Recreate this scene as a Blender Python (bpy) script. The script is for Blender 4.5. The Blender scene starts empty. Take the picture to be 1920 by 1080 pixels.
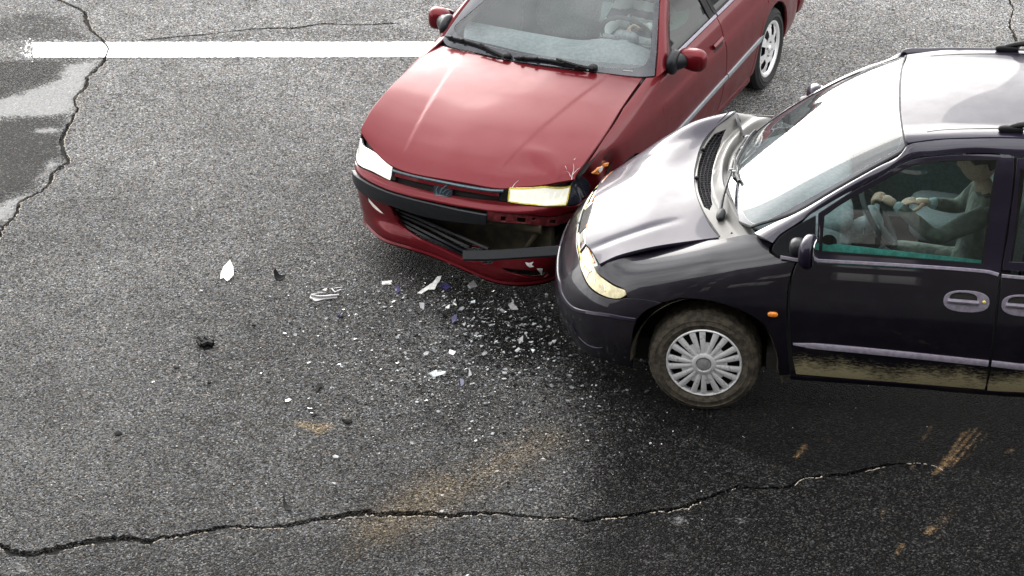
import bpy, bmesh, math, random
import numpy as np
from mathutils import Vector, Matrix
from mathutils.geometry import delaunay_2d_cdt

random.seed(7)
RNG = np.random.default_rng(7)
SC = bpy.context.scene
COL = SC.collection
R_ = math.radians

# ------------------------------------------------------------------ camera
CAM_H, CAM_Y, CAM_T, CAM_F = 7.65, -14.0, R_(28.54), 4744.0      # metres, metres, pitch, focal length in 1920-px pixels
cam_d = bpy.data.cameras.new('camera')
cam_d.sensor_width = 36.0
cam_d.lens = CAM_F / 1920 * 36.0
cam_d.clip_end = 2000
cam = bpy.data.objects.new('camera', cam_d)
COL.objects.link(cam)
cam.location = (0, CAM_Y, CAM_H)
cam.rotation_euler = (math.pi / 2 - CAM_T, 0, 0)
SC.camera = cam

# ------------------------------------------------------------------ sky, sun, exposure
SUN_EL, SUN_AZ = R_(15), R_(-12)          # azimuth from +Y towards +X
w = bpy.data.worlds.new('World')
SC.world = w
w.use_nodes = True
nt = w.node_tree
nt.nodes.clear()
sky = nt.nodes.new('ShaderNodeTexSky')
sky.sky_type = 'NISHITA'
sky.sun_disc = False
sky.sun_elevation = SUN_EL
sky.sun_rotation = SUN_AZ
sky.dust_density = 4.0
hs = nt.nodes.new('ShaderNodeHueSaturation')
hs.inputs['Saturation'].default_value = 0.10
tc = nt.nodes.new('ShaderNodeTexCoord')
cl = nt.nodes.new('ShaderNodeTexNoise')
cl.inputs['Scale'].default_value = 3.6
cl.inputs['Detail'].default_value = 4.0
cl.inputs['Roughness'].default_value = 0.5
cr = nt.nodes.new('ShaderNodeMapRange')
cr.inputs['From Min'].default_value = 0.32
cr.inputs['From Max'].default_value = 0.68
cr.inputs['To Min'].default_value = 3.2
cr.inputs['To Max'].default_value = 9.2
mx = nt.nodes.new('ShaderNodeMix')          # an overcast deck over the clear sky
mx.data_type = 'RGBA'
mx.inputs['Factor'].default_value = 0.75
bg = nt.nodes.new('ShaderNodeBackground')
bg.inputs['Strength'].default_value = 0.13
wo = nt.nodes.new('ShaderNodeOutputWorld')
L = nt.links.new
L(sky.outputs[0], hs.inputs['Color'])
L(tc.outputs['Generated'], cl.inputs['Vector'])
L(cl.outputs['Fac'], cr.inputs['Value'])
L(hs.outputs[0], mx.inputs[6])
L(cr.outputs[0], mx.inputs[7])
L(mx.outputs[2], bg.inputs['Color'])
L(bg.outputs[0], wo.inputs['Surface'])

sun_d = bpy.data.lights.new('sun', 'SUN')
sun_d.energy = 0.5
sun_d.angle = R_(44)
sun_d.color = (1.0, 0.95, 0.88)
sun = bpy.data.objects.new('sun', sun_d)
COL.objects.link(sun)
sv = Vector((math.sin(SUN_AZ) * math.cos(SUN_EL), math.cos(SUN_AZ) * math.cos(SUN_EL), math.sin(SUN_EL)))
sun.rotation_euler = sv.to_track_quat('Z', 'Y').to_euler()

SC.view_settings.view_transform = 'Standard'
SC.view_settings.look = 'None'
SC.view_settings.exposure = 2.1
SC.view_settings.gamma = 1.0
SC.view_settings.use_curve_mapping = False

# ------------------------------------------------------------------ frames
# car coordinates: x metres back from the nose, y metres to the car's left, z up
POSE = {'van': (0.2774, 13.5947 + CAM_Y, 3.0185), 'red': (-.4153, 14.2159 + CAM_Y, 4.2782)}
CC = np.array([0, CAM_Y, CAM_H])
CR = np.array([1.0, 0, 0])
CF = np.array([0, math.cos(CAM_T), -math.sin(CAM_T)])
CU = np.array([0, math.sin(CAM_T), math.cos(CAM_T)])


def frame(car):
    x, y, a = POSE[car]
    n = np.array([math.cos(a), math.sin(a), 0])
    l = np.array([-math.sin(a), math.cos(a), 0])
    return np.array([x, y, 0]), np.stack([-n, l, [0, 0, 1.0]])


def to_world(car, p):
    o, M = frame(car)
    return np.asarray(p, float) @ M + o


def pix(car, p):
    """where a point of the car is seen, in photograph pixels"""
    q = to_world(car, p) - CC
    d = q @ CF
    return np.stack([960 + CAM_F * (q @ CR) / d, 540 - CAM_F * (q @ CU) / d], -1)


def ray(px, py):
    return (px - 960) / CAM_F * CR + (540 - py) / CAM_F * CU + CF


def gp(px, py, z=0.0):
    d = ray(px, py)
    t = (z - CAM_H) / d[2]
    return (CC + t * d)[:2]


def at(car, px, py, ax, val):
    """point of the car on the plane ax = val seen at this photograph pixel"""
    o, M = frame(car)
    c = M @ (CC - o)
    d = M @ ray(px, py)
    i = 'xyz'.index(ax)
    return c + (val - c[i]) / d[i] * d


# ------------------------------------------------------------------ objects
def tag(o, label=None, cat=None, group=None, kind=None):
    if label: o['label'] = label
    if cat: o['category'] = cat
    if group: o['group'] = group
    if kind: o['kind'] = kind
    return o


def link(name, me, mat, parent=None, loc=None, rz=0.0):
    o = bpy.data.objects.new(name, me)
    COL.objects.link(o)
    if mat is not None and me is not None:
        for m in (mat if isinstance(mat, (list, tuple)) else [mat]):
            me.materials.append(m)
    if parent is not None: o.parent = parent
    if loc is not None: o.location = loc
    if rz: o.rotation_euler = (0, 0, rz)
    return o


def empty(name, car):
    x, y, a = POSE[car]
    o = bpy.data.objects.new(name, None)
    o.empty_display_size = .3
    COL.objects.link(o)
    o.location = (x, y, 0)
    o.rotation_euler = (0, 0, a)
    return o


def conv(P):
    P = np.array(P, float).reshape(-1, 3).copy()
    P[:, 0] *= -1
    return P


def mk(name, V, F, mat, parent, nrm=None, mirror=False, smooth=True, car=True, mi=None):
    """mesh object from car-coordinate vertices; nrm are wanted vertex normals"""
    V = np.array(V, float).reshape(-1, 3).copy()
    N = None if nrm is None else np.array(nrm, float).reshape(-1, 3).copy()
    if mirror:
        V[:, 1] *= -1
        if N is not None: N[:, 1] *= -1
    if car:
        V[:, 0] *= -1
        if N is not None: N[:, 0] *= -1
    F = [list(f) for f in F]
    if N is not None:
        for f in F:
            g = np.cross(V[f[1]] - V[f[0]], V[f[2]] - V[f[0]])
            if g @ (N[f[0]] + N[f[1]] + N[f[2]]) < 0: f.reverse()
    me = bpy.data.meshes.new(name)
    me.from_pydata(V.tolist(), [], F)
    if N is None:
        bm = bmesh.new(); bm.from_mesh(me)
        bmesh.ops.recalc_face_normals(bm, faces=bm.faces)
        bm.to_mesh(me); bm.free()
    me.polygons.foreach_set('use_smooth', [smooth] * len(me.polygons))
    if mi is not None: me.polygons.foreach_set('material_index', mi)
    me.update()
    if N is not None and smooth:
        N /= np.maximum(np.linalg.norm(N, axis=1, keepdims=True), 1e-9)
        me.normals_split_custom_set_from_vertices(N.tolist())
    elif smooth:
        me.set_sharp_from_angle(angle=R_(38))
    return link(name, me, mat, parent)


# ------------------------------------------------------------------ spline surfaces
def herm(K, A, t):
    """cubic through A at knots K (Catmull-Rom with uneven knots)"""
    K = np.asarray(K, float); A = np.asarray(A, float)
    n = len(K)
    h = np.diff(K)
    sh = (-1,) + (1,) * (A.ndim - 1)
    d = np.diff(A, axis=0) / h.reshape(sh)
    m = np.empty_like(A)
    m[0], m[-1] = d[0], d[-1]
    if n > 2:
        a = h[1:].reshape(sh); b = h[:-1].reshape(sh)
        m[1:-1] = (a * d[:-1] + b * d[1:]) / (a + b)
    t = np.asarray(t, float)
    i = np.clip(np.searchsorted(K, t, side='right') - 1, 0, n - 2)
    hh = h[i]
    s = (t - K[i]) / hh
    out = s < 0, s > 1
    sc = np.clip(s, 0, 1)
    S = lambda v: v.reshape((-1,) + (1,) * (A.ndim - 1))
    h00 = 2 * sc**3 - 3 * sc**2 + 1; h10 = sc**3 - 2 * sc**2 + sc
    h01 = -2 * sc**3 + 3 * sc**2; h11 = sc**3 - sc**2
    r = S(h00) * A[i] + S(h10 * hh) * m[i] + S(h01) * A[i + 1] + S(h11 * hh) * m[i + 1]
    ex = (s - sc) * hh
    r += S(np.where(s < 0, ex, 0)) * m[0] + S(np.where(s > 1, ex, 0)) * m[-1]
    return r


class Surf:
    def __init__(self, ctrl, u=None, v=None, out=(0, 0, 1), fn=None, pad=0.0):
        self.c = np.asarray(ctrl, float)
        nu, nv = self.c.shape[:2]
        if u is None:
            u = np.r_[0, np.cumsum(np.mean(np.linalg.norm(np.diff(self.c, axis=0), axis=2), axis=1))]
        if v is None:
            v = np.r_[0, np.cumsum(np.mean(np.linalg.norm(np.diff(self.c, axis=1), axis=2), axis=0))]
        self.u, self.v = np.asarray(u, float), np.asarray(v, float)
        self.fn = fn
        self.pad = pad
        um, vm = self.u.mean(), self.v.mean()
        self.sg = 1.0
        o = np.asarray(out, float)
        if self.nrm(np.array([[um, vm]]))[0] @ o < 0: self.sg = -1.0
        self._s = {}

    def at(self, uv):
        uv = np.asarray(uv, float).reshape(-1, 2)
        a = herm(self.u, self.c, uv[:, 0])                    # (N, nv, 3)
        n = len(uv)
        K = self.v
        h = np.diff(K)[None, :, None]
        d = np.diff(a, axis=1) / h
        m = np.empty_like(a)
        m[:, 0], m[:, -1] = d[:, 0], d[:, -1]
        if len(K) > 2:
            A, B = h[:, 1:], h[:, :-1]
            m[:, 1:-1] = (A * d[:, :-1] + B * d[:, 1:]) / (A + B)
        t = uv[:, 1]
        i = np.clip(np.searchsorted(K, t, side='right') - 1, 0, len(K) - 2)
        hh = np.diff(K)[i]
        s = (t - K[i]) / hh
        sc = np.clip(s, 0, 1)
        r = np.arange(n)
        c1 = lambda x: x[:, None]
        P = (c1(2 * sc**3 - 3 * sc**2 + 1) * a[r, i] + c1((sc**3 - 2 * sc**2 + sc) * hh) * m[r, i]
             + c1(-2 * sc**3 + 3 * sc**2) * a[r, i + 1] + c1((sc**3 - sc**2) * hh) * m[r, i + 1])
        ex = (s - sc) * hh
        P += c1(np.where(s < 0, ex, 0)) * m[:, 0] + c1(np.where(s > 1, ex, 0)) * m[:, -1]
        if self.fn is not None: P = self.fn(P)
        return P

    def nrm(self, uv):
        uv = np.asarray(uv, float).reshape(-1, 2)
        e = 2e-3
        a = self.at(uv + [e, 0]) - self.at(uv - [e, 0])
        b = self.at(uv + [0, e]) - self.at(uv - [0, e])
        n = np.cross(a, b)
        n /= np.maximum(np.linalg.norm(n, axis=1, keepdims=True), 1e-12)
        return n * self.sg

    def tr(self, car, pts):
        """surface coordinates of the points seen at these photograph pixels"""
        if car not in self._s:
            p = self.pad
            U, V = np.meshgrid(np.linspace(self.u[0] - p, self.u[-1] + p, 90), np.linspace(self.v[0] - p, self.v[-1] + p, 70), indexing='ij')
            uv = np.stack([U.ravel(), V.ravel()], 1)
            P = self.at(uv)
            o, M = frame(car)
            c = M @ (CC - o)
            vis = np.einsum('ij,ij->i', self.nrm(uv), c - P) > 0
            if vis.sum() < 10: vis[:] = True
            self._s[car] = (uv[vis], pix(car, P[vis]))
        uvs, ps = self._s[car]
        pts = np.asarray(pts, float)
        out = []
        for q in pts:
            out.append(uvs[np.argmin(((ps - q) ** 2).sum(1))])
        uv = np.array(out)
        e = 1e-3
        p = self.pad
        lo = np.array([self.u[0] - p, self.v[0] - p]); hi = np.array([self.u[-1] + p, self.v[-1] + p])
        for _ in range(8):
            f = pix(car, self.at(uv)) - pts
            ju = (pix(car, self.at(uv + [e, 0])) - pix(car, self.at(uv - [e, 0]))) / (2 * e)
            jv = (pix(car, self.at(uv + [0, e])) - pix(car, self.at(uv - [0, e]))) / (2 * e)
            J = np.stack([ju, jv], 2)
            A = np.einsum('nki,nkj->nij', J, J) + np.eye(2) * 30.0
            st = np.linalg.solve(A, -np.einsum('nki,nk->ni', J, f)[..., None])[..., 0]
            uv = np.clip(uv + np.clip(st, -.06, .06), lo, hi)
        return uv


def inside(P, poly):
    x, y = P[:, 0], P[:, 1]
    r = np.zeros(len(P), bool)
    q = np.roll(poly, -1, 0)
    for (x1, y1), (x2, y2) in zip(poly, q):
        c = (y1 > y) != (y2 > y)
        if not c.any(): continue
        r ^= c & (x < (x2 - x1) * (y - y1) / ((y2 - y1) or 1e-12) + x1)
    return r


def segdist(P, poly, closed=True):
    d = np.full(len(P), 1e9)
    q = np.roll(poly, -1, 0)
    for a, b in list(zip(poly, q))[:None if closed else -1]:
        ab = b - a
        t = np.clip(((P - a) @ ab) / max(ab @ ab, 1e-15), 0, 1)
        d = np.minimum(d, np.linalg.norm(P - a - t[:, None] * ab, axis=1))
    return d


def resample(pts, h, closed=True, smooth=True, corner=42):
    """denser outline; bends softer than corner degrees are rounded"""
    P = np.asarray(pts, float)
    n = len(P)
    cs = math.cos(R_(corner))
    out = []
    for i in range(n if closed else n - 1):
        p1, p2 = P[i], P[(i + 1) % n]
        p0 = P[i - 1] if (closed or i > 0) else p1 * 2 - p2
        p3 = P[(i + 2) % n] if (closed or i + 2 < n) else p2 * 2 - p1
        def un(a): return a / max(np.linalg.norm(a), 1e-9)
        k = max(1, int(math.ceil(np.linalg.norm(p2 - p1) / h)))
        dl = np.linalg.norm(p2 - p1)
        if un(p1 - p0) @ un(p2 - p1) < cs or not smooth: t1 = p2 - p1
        else: t1 = (p2 - p0) * dl / max(dl + np.linalg.norm(p1 - p0), 1e-9)
        if un(p2 - p1) @ un(p3 - p2) < cs or not smooth: t2 = p2 - p1
        else: t2 = (p3 - p1) * dl / max(dl + np.linalg.norm(p3 - p2), 1e-9)
        for j in range(k):
            s = j / k
            out.append((2*s**3-3*s**2+1)*p1 + (s**3-2*s**2+s)*t1 + (-2*s**3+3*s**2)*p2 + (s**3-s**2)*t2)
    if not closed: out.append(P[-1])
    return np.array(out)


def area2(p):
    q = np.roll(p, -1, 0)
    return (p[:, 0] * q[:, 1] - q[:, 0] * p[:, 1]).sum()


def offset_poly(p, d):
    """move a closed outline inwards by d"""
    if d == 0: return p
    s = 1.0 if area2(p) > 0 else -1.0
    e1 = p - np.roll(p, 1, 0); e2 = np.roll(p, -1, 0) - p
    n1 = np.stack([-e1[:, 1], e1[:, 0]], 1); n2 = np.stack([-e2[:, 1], e2[:, 0]], 1)
    n1 /= np.maximum(np.linalg.norm(n1, axis=1, keepdims=True), 1e-9)
    n2 /= np.maximum(np.linalg.norm(n2, axis=1, keepdims=True), 1e-9)
    m = n1 + n2
    m /= np.maximum((m * m).sum(1, keepdims=True) / 2, .35)
    return p + s * d * m


def cdt(loops, pts):
    vs, es = [], []
    for lp in loops:
        b = len(vs)
        vs += [Vector(p) for p in lp]
        es += [(b + i, b + (i + 1) % len(lp)) for i in range(len(lp))]
    vs += [Vector(p) for p in pts]
    v2, e2, f2, ov, oe, of = delaunay_2d_cdt(vs, es, [], 0, 1e-7)
    V = np.array([(v.x, v.y) for v in v2])
    F = np.array([list(f) for f in f2 if len(f) == 3])
    mp = {}
    for i, o in enumerate(ov):
        for k in o: mp[k] = i
    return V, F, mp


def fill(loops, h, origin=None):
    """triangles inside loops[0] and outside the others, with a grid of inner points h apart"""
    A = loops[0]
    lo, hi = A.min(0), A.max(0)
    gx = np.arange(lo[0] + h * .5, hi[0], h); gy = np.arange(lo[1] + h * .5, hi[1], h)
    G = np.stack(np.meshgrid(gx, gy, indexing='ij'), -1).reshape(-1, 2)
    if len(G):
        k = inside(G, A)
        for H in loops[1:]: k &= ~inside(G, H)
        G = G[k]
    if len(G):
        d = segdist(G, A)
        for H in loops[1:]: d = np.minimum(d, segdist(G, H))
        G = G[d > h * .45]
    V, F, mp = cdt(loops, G)
    c = V[F].mean(1)
    k = inside(c, A)
    for H in loops[1:]: k &= ~inside(c, H)
    return V, F[k], mp


def panel(name, S, outline, mat, parent, h=.035, gap=.003, thick=.014, holes=(), lift=0.0, disp=None,
          mirror=False, smooth=True, corner=42, rim=True):
    """a sheet of the surface S cut to outline (surface coordinates), its edge folded inwards by thick"""
    lp = [offset_poly(resample(outline, h * .6, True, smooth, corner), gap)]
    for H in holes: lp.append(offset_poly(resample(H, h * .6, True, smooth, corner), -gap))
    V, F, mp = fill(lp, h)
    P = S.at(V); N = S.nrm(V)
    if disp is not None:
        e = 3e-3
        du = S.at(V + [e, 0]) - S.at(V - [e, 0]); dv = S.at(V + [0, e]) - S.at(V - [0, e])
        lu = np.linalg.norm(du, axis=1); lv = np.linalg.norm(dv, axis=1)
        d0 = disp(P)
        gu = (disp(P + du / 2) - disp(P - du / 2)) / lu; gv = (disp(P + dv / 2) - disp(P - dv / 2)) / lv
        P = P + N * d0[:, None]
        N = N - (du / lu[:, None]) * gu[:, None] - (dv / lv[:, None]) * gv[:, None]
        N /= np.linalg.norm(N, axis=1, keepdims=True)
    P = P + N * lift
    VV, NN, FF = [P], [N], F.tolist()
    base = len(P); k0 = 0
    if rim:
        for li, l in enumerate(lp):
            idx = [mp[k0 + i] for i in range(len(l))]
            k0 += len(l)
            n = len(idx)
            p = P[idx]; nn = N[idx]
            t = np.roll(p, -1, 0) - np.roll(p, 1, 0)
            b = np.cross(t, nn)
            b /= np.maximum(np.linalg.norm(b, axis=1, keepdims=True), 1e-9)
            # outwards of the material
            tv = np.roll(l, -1, 0) - np.roll(l, 1, 0)
            c2 = np.stack([tv[:, 1], -tv[:, 0]], 1)
            s = (1 if area2(l) > 0 else -1) * (1 if li == 0 else -1)
            c2 = c2 * s
            c2 /= np.maximum(np.linalg.norm(c2, axis=1, keepdims=True), 1e-9)
            e = 1e-3
            dirs = S.at(l + c2 * e) - S.at(l - c2 * e)
            fl = np.sign((dirs * b).sum(1)); fl[fl == 0] = 1
            b *= fl[:, None]
            r1 = p + b * .0014 - nn * .0010
            r2 = p + b * .0018 - nn * thick
            VV += [r1, r2]; NN += [nn + b * 1.1, b]
            for i in range(n):
                j = (i + 1) % n
                FF.append([idx[i], idx[j], base + j, base + i])
                FF.append([base + i, base + j, base + n + j, base + n + i])
            base += 2 * n
    return mk(name, np.concatenate(VV), FF, mat, parent, nrm=np.concatenate(NN), mirror=mirror)


def smoothpath(pts, h=.02):
    return resample(np.asarray(pts, float), h, closed=False, smooth=True, corner=75)


def sweep_vf(path, prof, nrm=None, taper=None, caps=True):
    """profile (b, n) carried along path; nrm the surface normal for each path point (or one vector)"""
    P = np.asarray(path, float)
    n = len(P)
    T = np.gradient(P, axis=0)
    T /= np.maximum(np.linalg.norm(T, axis=1, keepdims=True), 1e-9)
    if nrm is None:
        r = np.array([0, 0, 1.0]) if abs(T[0][2]) < .9 else np.array([1.0, 0, 0])
        N = []
        for t in T:
            r = r - (r @ t) * t; r /= np.linalg.norm(r); N.append(r)
        N = np.array(N)
    else:
        N = np.broadcast_to(np.asarray(nrm, float), P.shape).copy()
        N -= (N * T).sum(1, keepdims=True) * T
        N /= np.maximum(np.linalg.norm(N, axis=1, keepdims=True), 1e-9)
    B = np.cross(T, N)
    pr = np.asarray(prof, float)
    m = len(pr)
    tp = np.ones(n) if taper is None else np.asarray(taper)
    V = (P[:, None] + B[:, None] * pr[None, :, :1] * tp[:, None, None] + N[:, None] * pr[None, :, 1:] * tp[:, None, None]).reshape(-1, 3)
    F = []
    for i in range(n - 1):
        for j in range(m):
            k = (j + 1) % m
            F.append([i * m + j, i * m + k, (i + 1) * m + k, (i + 1) * m + j])
    if caps:
        F.append(list(range(m))); F.append([(n - 1) * m + j for j in range(m)][::-1])
    return V, F


def circ(r, n=8):
    return [(r * math.cos(2 * math.pi * i / n), r * math.sin(2 * math.pi * i / n)) for i in range(n)]


def rect(wd, th, r=.3):
    """rounded strip profile, wd across, th proud of the surface"""
    a = wd / 2
    c = min(a, th) * r
    return [(-a, -.002), (a, -.002), (a, th - c), (a - c, th), (-a + c, th), (-a, th - c)]


def tube(name, path, r, mat, parent, seg=8, taper=None, mirror=False, h=.02, sm=True):
    p = smoothpath(path, h) if sm else np.asarray(path, float)
    if taper is not None: taper = np.interp(np.linspace(0, 1, len(p)), np.linspace(0, 1, len(taper)), taper)
    V, F = sweep_vf(p, circ(r, seg), None, taper)
    return mk(name, V, F, mat, parent, mirror=mirror)


def strip(name, S, uv, prof, mat, parent, lift=0.0, h=.02, mirror=False, taper=None):
    """moulding that follows the surface S along uv"""
    p2 = resample(np.asarray(uv, float), h, closed=False, smooth=True, corner=60)
    P = S.at(p2); N = S.nrm(p2)
    if taper is not None: taper = np.interp(np.linspace(0, 1, len(p2)), np.linspace(0, 1, len(taper)), taper)
    V, F = sweep_vf(P + N * lift, prof, N, taper)
    return mk(name, V, F, mat, parent, mirror=mirror)


def blob_vf(c, r, e=(.5, .5), rot=None, n=(20, 12), fn=None):
    """rounded box / pebble"""
    V, F = [], []
    sp = lambda a, k: math.copysign(abs(a) ** k, a)
    nu, nv = n
    for j in range(nv + 1):
        b = -math.pi / 2 + math.pi * j / nv
        for i in range(nu):
            a = 2 * math.pi * i / nu
            V.append([sp(math.cos(b), e[1]) * sp(math.cos(a), e[0]), sp(math.cos(b), e[1]) * sp(math.sin(a), e[0]), sp(math.sin(b), e[1])])
    V = np.array(V)
    if fn is not None: V = fn(V)
    V = V * np.asarray(r, float)
    if rot is not None: V = V @ np.asarray(rot, float).T
    V = V + np.asarray(c, float)
    for j in range(nv):
        for i in range(nu):
            k = (i + 1) % nu
            f = [j * nu + i, j * nu + k, (j + 1) * nu + k, (j + 1) * nu + i]
            if j == 0: f = [j * nu, (j + 1) * nu + k, (j + 1) * nu + i]
            if j == nv - 1: f = [j * nu + i, j * nu + k, (j + 1) * nu]
            F.append(f)
    return V, F


def blob(name, c, r, mat, parent, e=(.5, .5), rot=None, n=(20, 12), fn=None, mirror=False):
    V, F = blob_vf(c, r, e, rot, n, fn)
    return mk(name, V, F, mat, parent, mirror=mirror)


def rot(ax, deg):
    return np.array(Matrix.Rotation(R_(deg), 3, ax))


def lathe_vf(prof, c, ax=(0, 1, 0), seg=48, a0=0, a1=2 * math.pi):
    """profile (radius, along the axis) turned round ax at c"""
    ax = np.asarray(ax, float); ax /= np.linalg.norm(ax)
    u = np.array([0, 0, 1.0]) - ax[2] * ax
    u /= np.linalg.norm(u)
    v = np.cross(ax, u)
    full = abs(a1 - a0 - 2 * math.pi) < 1e-6
    m = seg if full else seg + 1
    V, F = [], []
    for i in range(m):
        a = a0 + (a1 - a0) * i / seg
        d = u * math.cos(a) + v * math.sin(a)
        for r, k in prof: V.append(np.asarray(c) + d * r + ax * k)
    n = len(prof)
    for i in range(seg):
        j = (i + 1) % m
        for k in range(n - 1):
            F.append([i * n + k, i * n + k + 1, j * n + k + 1, j * n + k])
    return np.array(V), F


def merge(parts):
    V, F, b = [], [], 0
    for v, f in parts:
        V.append(np.asarray(v, float).reshape(-1, 3)); F += [[i + b for i in q] for q in f]; b += len(V[-1])
    return np.concatenate(V), F


def box_vf(lo, hi):
    (a, b, c), (d, e, f) = lo, hi
    V = [(a, b, c), (d, b, c), (d, e, c), (a, e, c), (a, b, f), (d, b, f), (d, e, f), (a, e, f)]
    return np.array(V, float), [[0, 3, 2, 1], [4, 5, 6, 7], [0, 1, 5, 4], [1, 2, 6, 5], [2, 3, 7, 6], [3, 0, 4, 7]]


# ------------------------------------------------------------------ materials
class NT:
    def __init__(self, name):
        self.m = bpy.data.materials.new(name)
        self.m.use_nodes = True
        self.t = self.m.node_tree
        self.t.nodes.clear()
        self.out = self.n('ShaderNodeOutputMaterial')

    def n(self, k, **kw):
        o = self.t.nodes.new(k)
        for a, b in kw.items():
            if a in o.inputs.keys(): o.inputs[a].default_value = b
            else: setattr(o, a, b)
        return o

    def l(self, a, b): self.t.links.new(a, b)

    def noise(self, sc, det=2.0, rough=.5, vec=None, dist=0.0):
        o = self.n('ShaderNodeTexNoise')
        o.inputs['Scale'].default_value = sc; o.inputs['Detail'].default_value = det
        o.inputs['Roughness'].default_value = rough; o.inputs['Distortion'].default_value = dist
        if vec is not None: self.l(vec, o.inputs['Vector'])
        return o

    def ramp(self, fac, stops):
        o = self.n('ShaderNodeValToRGB')
        el = o.color_ramp.elements
        while len(el) < len(stops): el.new(.5)
        for e, (p, c) in zip(el, stops):
            e.position = p
            e.color = (c, c, c, 1) if not hasattr(c, '__len__') else (*c, 1)
        self.l(fac, o.inputs[0])
        return o.outputs[0]

    def mixc(self, fac, a, b, mode='MIX'):
        o = self.n('ShaderNodeMix', data_type='RGBA', blend_type=mode)
        for k, v in ((0, fac), (6, a), (7, b)):
            if isinstance(v, (int, float)): o.inputs[k].default_value = v if k == 0 else (v, v, v, 1)
            elif isinstance(v, (tuple, list)): o.inputs[k].default_value = (*v, 1)
            else: self.l(v, o.inputs[k])
        return o.outputs[2]

    def math(self, op, a, b=0.0, clamp=False):
        o = self.n('ShaderNodeMath', operation=op, use_clamp=clamp)
        for k, v in ((0, a), (1, b)):
            if isinstance(v, (int, float)): o.inputs[k].default_value = v
            else: self.l(v, o.inputs[k])
        return o.outputs[0]

    def mr(self, v, a, b, c=0.0, d=1.0, smooth=True):
        o = self.n('ShaderNodeMapRange', interpolation_type='SMOOTHSTEP' if smooth else 'LINEAR')
        self.l(v, o.inputs['Value'])
        for k, x in zip(('From Min', 'From Max', 'To Min', 'To Max'), (a, b, c, d)): o.inputs[k].default_value = x
        return o.outputs[0]

    def bsdf(self, **kw):
        o = self.n('ShaderNodeBsdfPrincipled')
        for a, b in kw.items():
            k = a.replace('_', ' ')
            if k not in o.inputs.keys(): k = a
            if isinstance(b, (int, float)): o.inputs[k].default_value = b
            elif isinstance(b, (tuple, list)): o.inputs[k].default_value = (*b, 1) if len(b) == 3 else b
            else: self.l(b, o.inputs[k])
        self.l(o.outputs[0], self.out.inputs[0])
        return o

    def bump(self, h, strength=.3, dist=.01):
        o = self.n('ShaderNodeBump', Strength=strength, Distance=dist)
        self.l(h, o.inputs['Height'])
        return o.outputs[0]


def plain(name, col, rough=.5, metal=0.0, coat=0.0, nscale=40, namt=.15, bump=0.0, bscale=300, spec=.5):
    m = NT(name)
    tcn = m.n('ShaderNodeTexCoord').outputs['Object']
    nz = m.noise(nscale, 3, .6, tcn).outputs['Fac']
    c = m.mixc(m.mr(nz, .35, .65, 0, 1), tuple(x * (1 - namt) for x in col), tuple(min(1, x * (1 + namt)) for x in col))
    r = m.mr(nz, .3, .7, max(0.02, rough - .07), min(1, rough + .07))
    kw = dict(Base_Color=c, Roughness=r, Metallic=metal, Coat_Weight=coat, Coat_Roughness=.05, Specular_IOR_Level=spec)
    if bump:
        kw['Normal'] = m.bump(m.noise(bscale, 2, .5, tcn).outputs['Fac'], bump, .003 if bscale > 50 else .03)
    m.bsdf(**kw)
    return m.m


def paint(name, col, flake=.25, mud=None, coat_r=.03, rough=.38, dust=.04, coat_ior=1.55, coat_w=1.0, spec=.2):
    m = NT(name)
    tcn = m.n('ShaderNodeTexCoord').outputs['Object']
    nz = m.noise(7, 4, .6, tcn).outputs['Fac']
    fl = m.noise(900, 1, .5, tcn).outputs['Fac']
    c = m.mixc(m.mr(fl, .4, .7, 0, .3), col, tuple(x * 1.8 + .004 for x in col))
    du = m.mr(nz, .42, .75, 0, dust)
    c = m.mixc(du, c, (.30, .29, .28))
    kw = {}
    cw = coat_w
    rg = m.mr(nz, .3, .7, rough - .05, rough + .07)
    if mud:
        sep = m.n('ShaderNodeSeparateXYZ')
        m.l(tcn, sep.inputs[0])
        z0, z1, mc = mud
        zz = m.mr(sep.outputs[2], z0, z1, 1, 0)
        st = m.n('ShaderNodeMapping')
        m.l(tcn, st.inputs[0])
        st.inputs['Scale'].default_value = (.8, 1, 3.0)
        a = m.noise(38, 6, .72, st.outputs[0]).outputs['Fac']
        b = m.noise(4.5, 2, .5, tcn).outputs['Fac']
        k = m.math('ADD', zz, m.math('ADD', m.math('MULTIPLY', m.math('SUBTRACT', a, .5), 2.1), m.math('MULTIPLY', m.math('SUBTRACT', b, .5), 1.0)))
        mk_ = m.mr(k, .22, 1.05, 0, .95)
        mk_ = m.math('MULTIPLY', mk_, m.mr(zz, .02, .25, 0, 1))
        c = m.mixc(mk_, c, mc)
        rg = m.mixc(mk_, rg, .85)
        cw = m.math('SUBTRACT', 1.0, mk_)
    m.bsdf(Base_Color=c, Roughness=rg, Metallic=flake, Coat_Weight=cw, Coat_Roughness=coat_r, Coat_IOR=coat_ior, Specular_IOR_Level=spec, **kw)
    return m.m


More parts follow.
